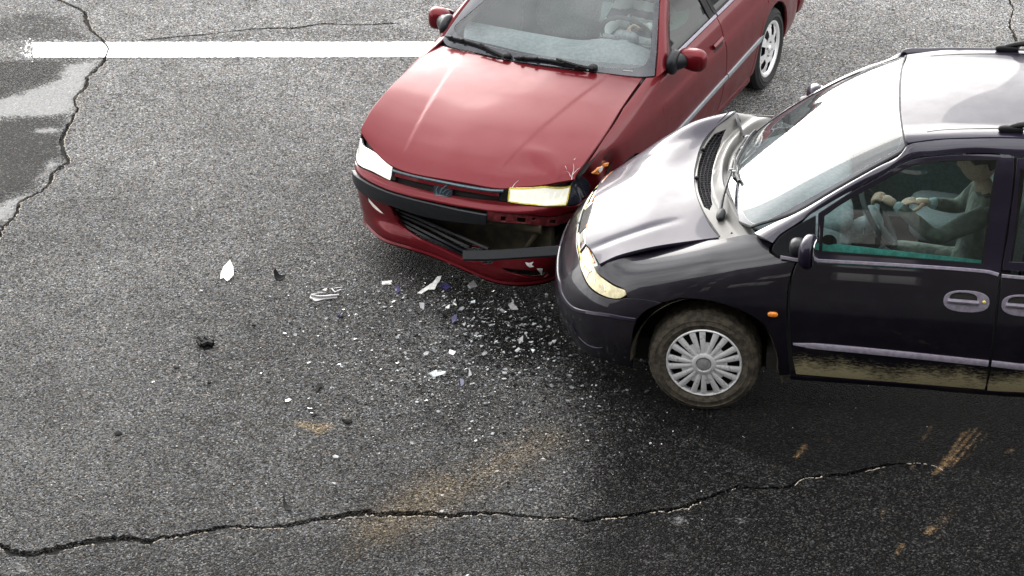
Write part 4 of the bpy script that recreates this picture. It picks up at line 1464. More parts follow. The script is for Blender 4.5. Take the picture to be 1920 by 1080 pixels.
    for sd in (1, -1):
        wheel(car, root, .945, .905, .318, .328, .218, .20, sd, 'cover', -.03 * sd, tm)
        wheel(car, root, 3.82, .905, .318, .328, .218, .20, sd, 'cover', 0, tm)
        for xc in (.945, 3.82):
            mk('wheel_arch_liner', *lathe_vf([(.425, -.02), (.40, -.10), (.40, -.38), (.05, -.38)], (xc, .945 * sd, .33), (0, sd, 0), 30, -1.62, 1.62), M['olive'], root)

    # ---- panels of the front corner and side (both sides; the traced side is the left)
    P = M['dark']; PT = M['dark_lit']
    arch = [(1461, 705), (1456, 664), (1439, 618), (1418, 598), (1389, 583), (1347, 568), (1312, 562), (1273, 560), (1241, 567)]
    fen = [(1124, 497), (1162, 481), (1213, 469), (1272, 458), (1350, 448), (1410, 438), (1450, 453), (1443, 464), (1443, 473), (1460, 484), (1492, 491),
           (1484, 512), (1477, 541), (1475, 593), (1477, 650), (1482, 703)] + arch + [(1176, 558), (1170, 543), (1150, 533), (1129, 519), (1113, 499)]
    bmp = [(1091, 459), (1099, 476), (1087, 487), (1092, 516), (1111, 544), (1136, 558), (1161, 561), (1176, 559), (1241, 568), (1210, 583), (1194, 600), (1186, 625), (1181, 655), (1180, 675), (1125, 659), (1082, 622), (1057, 562), (1049, 500), (1052, 466), (1057, 477), (1079, 467)]
    lamp = [(1092, 475), (1086, 488), (1093, 516), (1111, 543), (1136, 557), (1161, 560), (1174, 553), (1172, 543), (1150, 535), (1129, 521), (1111, 497), (1099, 477)]
    fen_uv = Fr.tr(car, fen); lamp_uv = Fr.tr(car, lamp)
    for mir in (False, True):
        panel('fender', Fr, fen_uv, P, root, h=.03, mirror=mir)
        cl = panel('corner_lamp', Fr, lamp_uv, M['cream'], root, h=.02, gap=.004, mirror=mir, lift=-.004)
        # thin line of ribs inside the lamp lens
        c = lamp_uv.mean(0)
        for k in range(5):
            a = lamp_uv[1] * (1 - k / 5) + lamp_uv[5] * k / 5; b = lamp_uv[11] * (1 - k / 5) + lamp_uv[8] * k / 5
            strip('lens_rib', Fr, [a * .85 + b * .15, a * .15 + b * .85], rect(.004, .0025), M['lens'], cl, lift=-.003, mirror=mir)
    # bumper: the whole nose below lamps, cut as a band of the nose surface
    v = Fr.v
    zrow = lambda i, t=0.0: v[i] + (v[i + 1] - v[i]) * t
    b_uv = Fr.tr(car, [(1186, 625), (1194, 600), (1210, 583), (1241, 568), (1176, 559), (1161, 562), (1136, 559), (1111, 546), (1092, 518), (1086, 488), (1082, 470)])
    be = b_uv[-1]
    out = [(0, v[0]), (b_uv[0][0] - .015, v[0])] + [tuple(p) for p in b_uv] + [(.25, be[1]), (0, be[1])]
    for mir in (False, True):
        bp = panel('bumper', Fr, out, P, root, h=.03, gap=.002, mirror=mir)
        strip('bumper_recess_glint', Fr, Fr.tr(car, [(1074, 606), (1082, 628), (1098, 645), (1116, 653), (1130, 652)]), [(-.010, -.003), (.010, -.003), (.007, .004), (-.004, .006)], M['dark_lit'], bp, mirror=mir, taper=[.3, 1, 1, 1, .3])  # violet highlight of the recess edge, painted as a lighter strip
        cr_ = Fr.tr(car, [(1049, 530), (1053, 550), (1073, 577), (1108, 587), (1143, 592), (1192, 600)])
        cr_ = np.concatenate([[(0, cr_[0][1])], cr_])
        strip('bumper_crease', Fr, cr_, [(-.014, -.003), (.014, -.003), (.009, .006), (-.005, .009)], M['dark_lit'], bp, mirror=mir)
    # headlamps between bumper and bonnet, grille between them
    hl = [(1057, 476), (1060, 452), (1066, 430), (1079, 399), (1096, 378), (1110, 369), (1108, 392), (1101, 418), (1091, 447), (1078, 466)]
    hl_uv = Fr.tr(car, hl)
    hv = [p[1] for p in hl_uv]
    u_in, u_out = .16, .72
    head = [(u_in, be[1] + .012), (u_out, be[1] + .012), (u_out + .04, be[1] + .05), (u_out - .03, v[-1] - .035), (u_out - .22, v[-1] - .022), (u_in, v[-1] - .022)]
    for mir in (False, True):
        hm = panel('headlight', Fr, head, M['lens'], root, h=.02, gap=.003, mirror=mir, lift=-.012, corner=60)
        panel('reflector', Fr, [(u_in + .03, be[1] + .025), (u_in + .24, be[1] + .025), (u_in + .22, v[-1] - .06), (u_in + .03, v[-1] - .06)], M['chrome'], hm, h=.02, gap=.002, mirror=mir, lift=-.004)
        panel('reflector', Fr, [(u_in + .29, be[1] + .025), (u_in + .46, be[1] + .03), (u_in + .44, v[-1] - .07), (u_in + .27, v[-1] - .06)], M['chrome'], hm, h=.02, gap=.002, mirror=mir, lift=-.004)
        strip('lamp_edge', Fr, [(u_in, v[-1] - .028), (u_out - .22, v[-1] - .028), (u_out - .04, v[-1] - .045)], rect(.012, .006), M['amber'], hm, lift=-.006, mirror=mir)
        strip('lamp_edge', Fr, [(u_in, be[1] + .016), (u_out - .02, be[1] + .018)], rect(.012, .006), M['lensy'], hm, lift=-.006, mirror=mir)
        strip('lamp_bar', Fr, [(u_in + .265, be[1] + .02), (u_in + .25, v[-1] - .05)], rect(.014, .008), M['black'], hm, lift=-.006, mirror=mir)
        panel('grille', Fr, [(0, be[1] + .012), (u_in - .01, be[1] + .012), (u_in - .01, v[-1] - .02), (0, v[-1] - .02)], M['trim'], root, h=.04, gap=.002, mirror=mir, lift=-.01)
        panel('lamp_surround', Fr, [(u_out + .035, be[1] - .0), (u_out + .13, be[1] + .03), (u_out + .02, v[-1] - .01), (u_out - .02, v[-1] - .03)], M['black'], root, h=.03, mirror=mir, lift=-.02, smooth=False)
    # ---- bonnet
    nose = lambda p: np.stack([p[:, 0], p[:, 1]], 1)
    hood_px = [(1124, 495), (1107, 466), (1092, 459), (1098, 432), (1104, 408), (1110, 387), (1117, 358), (1137, 330), (1198, 285), (1257, 246), (1297, 227), (1388, 206),
               (1369, 217), (1331, 248), (1312, 278), (1302, 316), (1303, 352), (1316, 393), (1333, 425), (1350, 444), (1272, 455), (1213, 465), (1162, 478)]
    u, v_ = Hd.u, Hd.v
    near = Hd.tr(car, [(1124, 495), (1162, 478), (1213, 465), (1272, 455), (1350, 445)])
    rear = Hd.tr(car, [(1333, 425), (1316, 393), (1303, 352), (1302, 316), (1312, 278), (1331, 248), (1366, 219)])
    frnt = Hd.tr(car, [(1117, 358), (1110, 387), (1098, 432), (1093, 457), (1107, 467)])
    hood_uv = list(map(tuple, near)) + list(map(tuple, rear)) + [(u[-1], v_[-1] - .002), (u[3], v_[-1]), (u[2], v_[-1]), (u[1], v_[-1]), (u[0] + .02, v_[-1] - .01)] + list(map(tuple, frnt))
    def dents(p):
        x, y = p[:, 0], p[:, 1]
        g = lambda cx, cy, rx, ry: np.exp(-((x - cx) / rx) ** 2 - ((y - cy) / ry) ** 2)
        # long soft crease by the near edge, buckles on the struck side
        yc = .50 - .10 * np.clip((x - .25) / .5, 0, 1)
        cre = np.exp(-((y - yc) / .035) ** 2) * np.clip((.80 - x) * 4, 0, 1) * np.clip((x - .2) * 8, 0, 1)
        return -.007 * cre + .004 * g(.45, -.55, .14, .10) - .006 * g(.36, -.42, .10, .14) + .004 * g(.62, -.40, .12, .14) - .004 * g(.26, .02, .06, .3)
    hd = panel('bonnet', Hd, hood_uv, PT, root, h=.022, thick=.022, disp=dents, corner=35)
    tag(hd, 'bonnet buckled upwards on the struck side')
    panel('bonnet_underlay', Hd, [(u[0] + .05, v_[0] - .03), (u[-1] - .02, v_[0] - .03), (u[-1] - .02, v_[-1] - .06), (u[0] + .05, v_[-1] - .06)], M['soot'], root, h=.08, gap=0, thick=.003, lift=-.055, smooth=False)
    # far wing pushed up beside the bonnet
    fw = []
    for (x, y, z) in ((.22, -.75, .655), (.44, -.775, .79), (.61, -.805, .915), (.80, -.835, 1.01), (1.03, -.875, 1.09), (1.25, -.90, 1.09)):
        fw.append([(x, y + .01, z - .012), (x + .01, y - .035, z - .03), (x + .02, y - .07, z - .10), (x + .02, y - .10, z - .26)])
    fws = Surf(fw, out=(0, -1, .5))
    panel('crumpled_wing', fws, [(fws.u[0], fws.v[0]), (fws.u[-1], fws.v[0]), (fws.u[-1], fws.v[-1]), (fws.u[0], fws.v[-1])], P, root, h=.04, smooth=False)

    # ---- cowl with its mesh and ridge
    cw_uv = [(Cw.u[0], Cw.v[0] - .02), (Cw.u[-1], Cw.v[0] - .02), (Cw.u[-1], Cw.v[-1]), (Cw.u[0], Cw.v[-1])]
    mesh_uv = Cw.tr(car, [(1360, 243), (1340, 251), (1322, 275), (1311, 305), (1308, 334), (1312, 365), (1321, 388), (1330, 393), (1335, 383), (1333, 355), (1334, 328), (1340, 300), (1350, 272)])
    cw = panel('cowl', Cw, cw_uv, M['cowl'], root, h=.025, gap=.004, holes=[mesh_uv], smooth=False)
    panel('vent_backing', Cw, mesh_uv, M['mesh'], cw, h=.03, gap=-.008, thick=.001, lift=-.03)
    lo, hi = mesh_uv.min(0), mesh_uv.max(0)
    lines = []
    for k in range(34):                                        # fine bars of the vent
        vv = lo[1] + (hi[1] - lo[1]) * (k + .5) / 34
        uu = np.linspace(lo[0], hi[0], 60)
        pts = np.stack([uu, np.full(60, vv)], 1)
        ins = uu[inside(pts, resample(mesh_uv, .02))]
        if len(ins) < 3: continue
        q = np.array([(ins[0] - .004, vv), (ins[-1] + .004, vv)])
        lines.append(sweep_vf(Cw.at(q) - Cw.nrm(q) * .004, [(-.0022, -.003), (.0022, -.003), (.0022, .001), (-.0022, .001)], Cw.nrm(q)))
    for k in range(3):
        uu = lo[0] + (hi[0] - lo[0]) * (k + 1) / 4
        vv = np.linspace(lo[1], hi[1], 80); pts = np.stack([np.full(80, uu), vv], 1)
        ins = vv[inside(pts, resample(mesh_uv, .02))]
        if len(ins) > 3:
            q = np.stack([np.full(8, uu), np.linspace(ins[0], ins[-1], 8)], 1)
            lines.append(sweep_vf(Cw.at(q) - Cw.nrm(q) * .006, [(-.002, -.002), (.002, -.002), (.002, .002), (-.002, .002)], Cw.nrm(q)))
    mk('vent_mesh', *merge(lines), M['mesh'], cw, smooth=False)
    for px in ((1318, 284), (1306, 337)):                      # rubber stops
        p = Cw.at(Cw.tr(car, [px]))[0]
        blob('rubber_stop', p + [0, 0, .012], (.013, .013, .012), M['black'], cw, (.8, .8), n=(12, 8))
    strip('bonnet_seal', Cw, [(Cw.u[0] + .012, Cw.v[0] + .02), (Cw.u[0] + .012, Cw.v[-1])], [(-.007, -.002), (.007, -.002), (.006, .003), (-.006, .003)], M['black'], cw)
    blob('cowl_screw', Cw.at(Cw.tr(car, [(1372, 437)]))[0], (.007, .007, .004), M['black'], cw, (1, 1), n=(10, 6))

    # ---- windscreen
    wl = [(1408, 426), (1384, 415), (1374, 400), (1366, 378), (1361, 350), (1362, 320), (1368, 290), (1381, 258), (1392, 238), (1430, 211), (1470, 191), (1541, 157), (1622, 123), (1698, 103),
          (1692, 125), (1688, 150), (1687, 186), (1690, 225), (1695, 255), (1699, 273), (1690, 285), (1645, 310), (1566, 355), (1487, 400)]
    ws_uv = Ws.tr(car, wl)
    wg = panel('windscreen', Ws, ws_uv, M['glass_van'], root, h=.05, gap=.004, thick=.005)
    ins = offset_poly(resample(ws_uv, .03), .045)
    # black printed border: thick at the lower corner and along the base
    inner_px = [(1423, 421), (1408, 415), (1395, 398), (1387, 372), (1384, 345), (1384, 315), (1389, 285), (1398, 258), (1408, 243), (1440, 217), (1480, 194), (1548, 160), (1624, 129), (1686, 113),
                (1680, 150), (1679, 190), (1682, 228), (1688, 262), (1682, 280), (1640, 303), (1560, 347), (1484, 389)]
    panel('screen_border', Ws, ws_uv, M['frit'], wg, h=.04, gap=.006, thick=.0015, holes=[Ws.tr(car, inner_px)], lift=.0025)
    # rubber bead round the screen
    q = resample(ws_uv, .03); q = np.concatenate([q, q[:1]])
    strip('screen_seal', Ws, q, [(-.008, -.004), (.008, -.004), (.006, .005), (-.006, .005)], M['black'], wg)
    # ---- wipers
    def wiper(pivot, elbow, tip0, tip1, cs_=1.0):
        p0 = Cw.at(Cw.tr(car, [pivot]))[0] + [0, 0, .02]
        e = Ws.at(Ws.tr(car, [elbow]))[0]; n = Ws.nrm(Ws.tr(car, [elbow]))[0]
        e = e + n * .035
        wp = mk('wiper', *sweep_vf(smoothpath([p0, p0 * .6 + e * .4 + n * .012, e], .02), rect(.016, .012), n, np.linspace(1.15, .7, len(smoothpath([p0, p0 * .6 + e * .4 + n * .012, e], .02)))), M['trim'], root)
        d = e - p0; d /= np.linalg.norm(d)
        blob('wiper_cap', p0 + d * .03 - [0, 0, .006], (.050 * cs_, .026 * cs_, .024 * cs_), M['trim'], wp, (.8, .8), np.stack([d, np.cross(n, d), n], 1))
        a, b = Ws.tr(car, [tip0, tip1])
        uvp = np.stack([a + (b - a) * t for t in np.linspace(0, 1, 14)])
        Pp, Np = Ws.at(uvp), Ws.nrm(uvp)
        V, F = sweep_vf(Pp + Np * .012, [(-.007, -.010), (.007, -.010), (.009, .006), (.004, .011), (-.004, .011), (-.009, .006)], Np)
        mk('wiper_blade', V, F, M['trim'], wp)
        for t in (2, 5, 8, 11):
            blob('blade_clip', Pp[t] + Np[t] * .024, (.014, .010, .006), M['greyp'], wp, (.6, .6), n=(10, 6))
        V, F = sweep_vf(np.stack([Pp[2], Pp[6], Pp[7], Pp[11]]) + np.stack([Np[2] * .024, Np[6] * .034, Np[7] * .034, Np[11] * .024]), rect(.009, .006), Np[[2, 6, 7, 11]])
        mk('blade_yoke', V, F, M['trim'], wp)
    wiper((1350, 413), (1379, 330), (1380, 338), (1397, 222))
    wiper((1382, 222), (1402, 265), (1389, 343), (1408, 252), .6)
    # ---- roof, channels and rails
    near_rf = Rf.tr(car, [(1702, 268), (1755, 261), (1818, 258), (1874, 257)])
    ro = [tuple(p) for p in near_rf] + [(Rf.u[-1], near_rf[-1][1]), (Rf.u[-1], Rf.v[-2])] + [(Rf.u[2], Rf.v[-2])]
    fr_ = Rf.tr(car, [(1701, 102), (1693, 125), (1689, 150), (1688, 186), (1691, 225), (1697, 257)])
    roof_uv = ro + [tuple(p) for p in fr_]
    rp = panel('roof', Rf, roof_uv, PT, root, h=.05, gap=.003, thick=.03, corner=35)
    for pts in ([(1738, 247), (1760, 244), (1800, 242), (1874, 241)], [(1745, 105), (1790, 102), (1874, 101)]):
        a = Rf.tr(car, pts)
        a = np.concatenate([a, [(Rf.u[-1] - .3, a[-1][1])]])
        strip('roof_channel', Rf, a, [(-.006, -.002), (.006, -.002), (.005, .002), (-.005, .002)], M['black'], rp, taper=(.4, 1, 1, 1, 1))
    for pts in ([(1876, 247), (1905, 246)], [(1865, 96), (1900, 95)]):
        a = Rf.tr(car, pts)
        a = np.concatenate([a, [(Rf.u[-1] - .5, a[-1][1])]])
        p = resample(a, .04, False)
        Pp, Np = Rf.at(p), Rf.nrm(p)
        s = np.linspace(0, 1, len(p))
        hgt = .016 + .03 * np.clip(np.minimum(s, 1 - s) * 9, 0, 1)
        V, F = sweep_vf(Pp + Np * hgt[:, None], [(.026 * math.cos(t), .017 * math.sin(t)) for t in np.linspace(0, 2 * math.pi, 13)[:-1]], Np, np.clip(np.minimum(s, 1 - s) * 10 + .12, 0, 1))
        rr_ = mk('roof_rail', V, F, M['black'], root)
        for t in (2, len(p) // 2, len(p) - 4):
            blob('rail_foot', Pp[t] + Np[t] * .012, (.07, .024, .022), M['black'], rr_, (.7, .7))
    panel('headlining', Rf, [(Rf.u[0] + .05, Rf.v[1]), (Rf.u[-1] - .05, Rf.v[1]), (Rf.u[-1] - .05, Rf.v[-2]), (Rf.u[0] + .05, Rf.v[-2])], M['grey_in'], root, h=.15, gap=0, thick=.004, lift=-.05, smooth=False)

    # ---- pillar and cant rail: a band from the screen edge and the roof edge down to the door shut line
    r1 = [(1413, 437), (1448, 418), (1487, 401), (1566, 356), (1645, 312), (1690, 287), (1703, 272), (1755, 263), (1818, 260), (1874, 259), (1925, 260)]
    r2 = [(1449, 456), (1462, 440), (1489, 422), (1525, 399), (1596, 358), (1650, 329), (1701, 301), (1755, 291), (1849, 287), (1885, 290), (1925, 294)]
    a1 = np.concatenate([Ws.at(Ws.tr(car, r1[:6])), Rf.at(Rf.tr(car, r1[6:]))])
    a2 = Sd.at(Sd.tr(car, r2))
    e1 = np.array([[3.2, .665, 1.712], [4.2, .64, 1.675], [4.6, .60, 1.635]]); e2 = np.array([[3.2, .728, 1.60], [4.2, .70, 1.58], [4.6, .645, 1.56]])
    a1 = np.concatenate([a1, e1]); a2 = np.concatenate([a2, e2])
    ct = []
    for p, q in zip(a1, a2):
        m = np.array([-.35, .75, .6]) if p[0] < 1.95 else np.array([0, .8, .6])
        l = np.linalg.norm(p - q)
        ct.append([p, p * .67 + q * .33 + m * l * .10, p * .33 + q * .67 + m * l * .10, q])
    Pi = Surf(ct, out=(0, 1, .4))
    for mir in (False, True):
        panel('pillar', Pi, [(Pi.u[0], Pi.v[0]), (Pi.u[-1], Pi.v[0]), (Pi.u[-1], Pi.v[-1]), (Pi.u[0], Pi.v[-1])], M['dark_lit_pillar'], root, h=.03, gap=.003, smooth=False, thick=.03, mirror=mir)
    # ---- doors
    rear_cut = [(1903, 295), (1897, 363), (1885, 446), (1874, 517), (1869, 562), (1858, 660), (1846, 733)]
    door_lo = [(1494, 493), (1538, 494), (1700, 503), (1848, 511), (1874, 518), (1869, 562), (1858, 660), (1847, 731), (1700, 719), (1492, 702), (1483, 650), (1480, 593), (1482, 541), (1487, 512)]
    win = [(1539, 473), (1541, 440), (1544, 405), (1578, 381), (1640, 346), (1697, 315), (1715, 308), (1756, 302), (1816, 299), (1870, 299), (1863, 350), (1856, 400), (1842, 497), (1690, 484)]
    frm = [(1531, 489), (1533, 440), (1534, 401), (1596, 361), (1650, 332), (1701, 303), (1755, 293), (1849, 289), (1902, 293), (1897, 363), (1885, 446), (1875, 515), (1849, 507), (1700, 499)]
    sail = [(1447, 470), (1451, 460), (1463, 444), (1490, 426), (1530, 404), (1529, 440), (1527, 486), (1500, 484), (1461, 480)]
    dlo, wuv, fuv, suv = (Sd.tr(car, q) for q in (door_lo, win, frm, sail))
    for mir in (False, True):
        d = panel('door', Sd, dlo, M['dark_mud'], root, h=.04, gap=.003, thick=.02, mirror=mir)
        fm = panel('window_frame', Sd, fuv, M['dark_lit_pillar'], d, h=.03, gap=.002, thick=.02, holes=[wuv], mirror=mir)
        panel('window', Sd, wuv, M['glass_side'], d, h=.06, gap=-.004, thick=.004, lift=-.008, mirror=mir)
        ql = resample(wuv, .03); ql = np.concatenate([ql, ql[:1]])
        strip('window_seal', Sd, ql, [(-.007, -.010), (.007, -.010), (.005, .002), (-.005, .002)], M['black'], d, mirror=mir)
        panel('mirror_sail', Sd, suv, M['trim'], d, h=.03, gap=.002, mirror=mir)
        bl = Sd.tr(car, [(1463, 482), (1500, 488), (1538, 489), (1700, 498), (1848, 509), (1872, 515)])
        strip('belt_moulding', Sd, bl, rect(.020, .010), M['purplegrey'], d, mirror=mir)
        ml = Sd.tr(car, [(1487, 645), (1600, 655), (1730, 668), (1853, 681)])
        strip('side_moulding', Sd, ml, [(-.020, -.002), (.020, -.002), (.018, .010), (.008, .016), (-.014, .014)], M['purplegrey'], d, mirror=mir, taper=(.35, .9, 1, 1, 1, 1, 1, 1, 1, 1, 1))
        # handle: oval plate, recess, bar, lock
        hu = Sd.tr(car, [(1812, 565)])[0]
        ov = lambda a, b, n=20, c=(0, 0), sq=.8: [(hu[0] + c[0] + a * math.copysign(abs(math.cos(t)) ** sq, math.cos(t)), hu[1] + c[1] + b * math.copysign(abs(math.sin(t)) ** sq, math.sin(t))) for t in np.linspace(0, 2 * math.pi, n + 1)[:-1]]
        hp = panel('handle', Sd, ov(.125, .060), M['purplegrey'], d, h=.02, gap=0, thick=.012, lift=.007, holes=[ov(.078, .036, c=(-.018, .016))], mirror=mir)
        panel('handle_recess', Sd, ov(.08, .038, c=(-.018, .016)), M['soot'], hp, h=.03, gap=0, thick=.002, lift=.001, mirror=mir)
        strip('handle_bar', Sd, [(hu[0] - .105, hu[1] + .002), (hu[0] - .02, hu[1] + .0), (hu[0] + .07, hu[1] - .002)], [(-.011, .004), (.011, .004), (.012, .016), (0, .022), (-.012, .016)], M['purplegrey'], hp, mirror=mir)
        blob('lock', Sd.at([(hu[0] + .097, hu[1] + .004)])[0] + [0, .008, 0], (.011, .006, .011), M['lensy'], hp, (1, 1), n=(12, 8), mirror=mir)
        cq = Sd.tr(car, rear_cut[:4])
        panel('centre_pillar', Sd, [(p_[0] - .05, p_[1]) for p_ in cq] + [(p_[0] + .06, p_[1]) for p_ in cq[::-1]], M['soot'], root, h=.05, gap=0, thick=.01, lift=-.028, smooth=False, mirror=mir)
        # sliding door and rear quarter, mostly beyond the frame
        rc = Sd.tr(car, rear_cut)
        gx = .012
        sd_uv = [(p[0] + gx, p[1]) for p in rc[3:]] + [(3.42, .285), (3.50, .5), (3.58, .8), (3.62, 1.03)]
        s2 = panel('sliding_door', Sd, sd_uv, M['dark_mud'], root, h=.06, gap=.003, thick=.02, mirror=mir, corner=30)
        w2 = [(rc[0][0] + .03, 1.575), (rc[1][0] + .035, 1.40), (rc[2][0] + .045, 1.16), (rc[3][0] + .05, 1.075), (3.56, 1.07), (3.58, 1.55)]
        f2 = [(rc[0][0] + gx, 1.63), (rc[1][0] + gx, rc[1][1]), (rc[2][0] + gx, rc[2][1]), (rc[3][0] + gx, 1.03), (3.62, 1.03), (3.64, 1.60)]
        panel('window_frame', Sd, f2, M['dark_lit_pillar'], s2, h=.05, gap=.002, thick=.02, holes=[w2], mirror=mir, smooth=False)
        panel('window', Sd, w2, M['glass_side'], s2, h=.1, gap=-.004, thick=.004, lift=-.008, mirror=mir, smooth=False)
        a = Sd.tr(car, [(1859, 681), (1922, 688)])
        strip('side_moulding', Sd, np.concatenate([a, [(3.4, a[1][1])]]), [(-.020, -.002), (.020, -.002), (.018, .010), (.008, .016), (-.014, .014)], M['purplegrey'], s2, mirror=mir)
        a = Sd.tr(car, [(1878, 517), (1925, 521)])
        strip('belt_moulding', Sd, np.concatenate([a, [(3.6, a[1][1])]]), rect(.020, .010), M['purplegrey'], s2, mirror=mir)
        hu = Sd.tr(car, [(1921, 573)])[0]
        hp = panel('handle', Sd, ov(.125, .060), M['purplegrey'], s2, h=.02, gap=0, thick=.012, lift=.007, holes=[ov(.078, .036, c=(-.018, .016))], mirror=mir)
        panel('handle_recess', Sd, ov(.08, .038, c=(-.018, .016)), M['soot'], hp, h=.03, gap=0, thick=.002, lift=.001, mirror=mir)
        strip('handle_bar', Sd, [(hu[0] - .105, hu[1] + .002), (hu[0] + .07, hu[1] - .002)], [(-.011, .004), (.011, .004), (.012, .016), (0, .022), (-.012, .016)], M['purplegrey'], hp, mirror=mir)
        qa = [(3.43, .30), (3.47, .42), (3.53, .58), (3.66, .71), (3.82, .755), (3.98, .71), (4.11, .58), (4.17, .42), (4.19, .30), (4.55, .30), (4.68, .5), (4.68, 1.03), (3.63, 1.03), (3.59, .8), (3.51, .5)]
        panel('rear_quarter', Sd, qa, M['dark_mud'], root, h=.06, thick=.02, mirror=mir)
        q3 = [(3.65, 1.03), (4.66, 1.03), (4.58, 1.60), (3.66, 1.60)]
        w3 = [(3.70, 1.075), (4.46, 1.08), (4.42, 1.55), (3.71, 1.555)]
        panel('window_frame', Sd, q3, M['dark_lit'], root, h=.06, thick=.02, holes=[w3], mirror=mir, smooth=False)
        panel('window', Sd, w3, M['glass_side'], root, h=.1, gap=-.004, thick=.004, lift=-.008, mirror=mir, smooth=False)
        # sill under the doors, side marker, mud flap
        sl = Sd.tr(car, [(1482, 706), (1700, 722), (1846, 735)])
        sl = np.concatenate([sl, [(3.42, sl[-1][1])]])
        strip('sill', Sd, sl, [(-.018, -.03), (.016, -.03), (.016, .004), (0, .010), (-.018, .006)], M['dark'], root, mirror=mir)
        mu = Fr.tr(car, [(1449, 589)])[0]
        p = Fr.at([mu])[0]
        blob('side_marker', p + [0, .004, 0], (.030, .012, .016), M['amber'], root, (.8, .8), mirror=mir)
        fl = [(1456, 664), (1458, 690), (1466, 719), (1475, 708), (1482, 702), (1474, 668)]
        V = [at(car, x, y, 'y', .90) for x, y in fl] + [at(car, x, y, 'y', .90) + [.012, -.02, 0] for x, y in fl] + [at(car, x, y, 'y', .90) * [1, 0, 1] + [.01, .70, 0] for x, y in fl]
        n = len(fl)
        mk('mud_flap', V, [list(range(n)), [2 * n + i for i in range(n)][::-1]] + [[i, (i + 1) % n, 2 * n + (i + 1) % n, 2 * n + i] for i in range(n)], M['tyre_mud'], root, smooth=False, mirror=mir)
        # mirror
        if not mir: c0 = at(car, 1519, 474, 'y', 1.045)
        c = c0
        mr_ = blob('door_mirror', c, (.062, .088, .095), PT, root, (.75, .75), rot('Z', 12), (26, 16), lambda U: np.stack([np.where(U[:, 0] > 0, U[:, 0] * .42, U[:, 0]), U[:, 1], U[:, 2] * (1 - .12 * U[:, 1])], 1), mirror=mir)
        blob('mirror_glass', c + [.030, -.004, 0], (.006, .075, .078), M['chrome'], mr_, (.6, .6), rot('Z', 12), mirror=mir)
        ft = at(car, 1497, 464, 'y', .965)
        blob('mirror_foot', ft, (.052, .060, .052), M['trim'], mr_, (.8, .8), mirror=mir)
        tube('mirror_arm', [ft + [.01, -.07, -.015], ft, c + [-.01, -.03, -.01]], .030, M['trim'], mr_, 10, mirror=mir)
    # ---- rear end
    tg = [[(4.70, y * .99, .42), (4.72, y, .75), (4.70, y, 1.03), (4.62, y * .92, 1.35), (4.55, y * .80, 1.63)] for y in (.86, .45, 0, -.45, -.86)]
    Tg = Surf(tg, out=(1, 0, 0))
    wv = [(Tg.u[0] + .15, Tg.v[2] + .06), (Tg.u[-1] - .15, Tg.v[2] + .06), (Tg.u[-1] - .2, Tg.v[-1] - .06), (Tg.u[0] + .2, Tg.v[-1] - .06)]
    tgp = panel('tailgate', Tg, [(Tg.u[0], Tg.v[0]), (Tg.u[-1], Tg.v[0]), (Tg.u[-1], Tg.v[-1]), (Tg.u[0], Tg.v[-1])], P, root, h=.08, holes=[wv], smooth=False)
    panel('rear_window', Tg, wv, M['glass_side'], tgp, h=.12, gap=-.004, thick=.004, lift=-.006, smooth=False)
    V, F = blob_vf((4.68, 0, .42), (.10, .90, .14), (.35, .5), None, (28, 10))
    mk('rear_bumper', V, F, M['trim'], root)
    for s in (1, -1):
        blob('tail_light', (4.68, .84 * s, .90), (.05, .08, .20), M['amber'], root, (.4, .4))

    # ---- cabin
    g = M['grey_in']
    dv = []
    for x, z in ((1.06, 1.03), (1.25, 1.055), (1.50, 1.06), (1.66, 1.035), (1.74, .96), (1.70, .82), (1.60, .70)):
        dv.append([(x, y, z + .025 * math.exp(-((y - .38) / .2) ** 2) * (x > 1.4) + (-.0 if abs(y) < .7 else -.02)) for y in np.array((.84, .6, .38, .2, 0, -.3, -.6, -.84)) * np.interp(x, [1.06, 1.3, 1.5], [.62, .78, 1.0])])
    Dv = Surf(dv)
    panel('dashboard', Dv, [(Dv.u[0], Dv.v[0]), (Dv.u[-1], Dv.v[0]), (Dv.u[-1], Dv.v[-1]), (Dv.u[0], Dv.v[-1])], g, root, h=.05, gap=0, smooth=False)
    blob('instrument_hood', (1.62, .38, 1.06), (.13, .20, .055), g, root, (.6, .6))
    steering_wheel(root, (1.89, .39, 1.055), .19, 34, M['grey_dark'], g)
    seat(car, root, 2.42, .42, .66, M['seat'], 14, .26, .37)
    seat(car, root, 2.42, -.42, .66, M['seat'], 14, .26, .37)
    seat(car, root, 3.35, .42, .66, M['seat'], 14, .26, .37)
    seat(car, root, 3.35, -.42, .66, M['seat'], 14, .26, .37)
    for mir in (False, True):
        panel('door_card', Sd, [(1.52, .42), (2.58, .42), (2.58, 1.035), (1.56, 1.045)], M['teal_card'], root, h=.1, gap=0, lift=-.05, thick=.03, smooth=False, mirror=mir)
        panel('card_ledge_sheen', Sd, [(1.555, 1.0), (2.50, 1.0), (2.46, 1.07), (1.57, 1.115)], M['ledge_sheen'], root, h=.04, gap=0, lift=-.022, thick=.008, smooth=False, mirror=mir)
        c = Sd.at(Sd.tr(car, [(1554, 458)]))[0]
        blob('door_speaker', c - [0, .03, 0], (.045, .012, .045), M['black'], root, (1, 1), mirror=mir)
        tube('seat_belt', [(2.68, .70, 1.58), (2.72, .74, 1.3), (2.70, .80, 1.08), (2.64, .83, .7)], .012, M['cowl'], root, 6, mirror=mir)
    tube('rear_view_mirror_arm', [(1.90, 0, 1.62), (1.86, 0, 1.55)], .01, g, root, 6)
    blob('rear_view_mirror', (1.87, 0, 1.53), (.025, .13, .04), M['grey_dark'], root, (.5, .5))
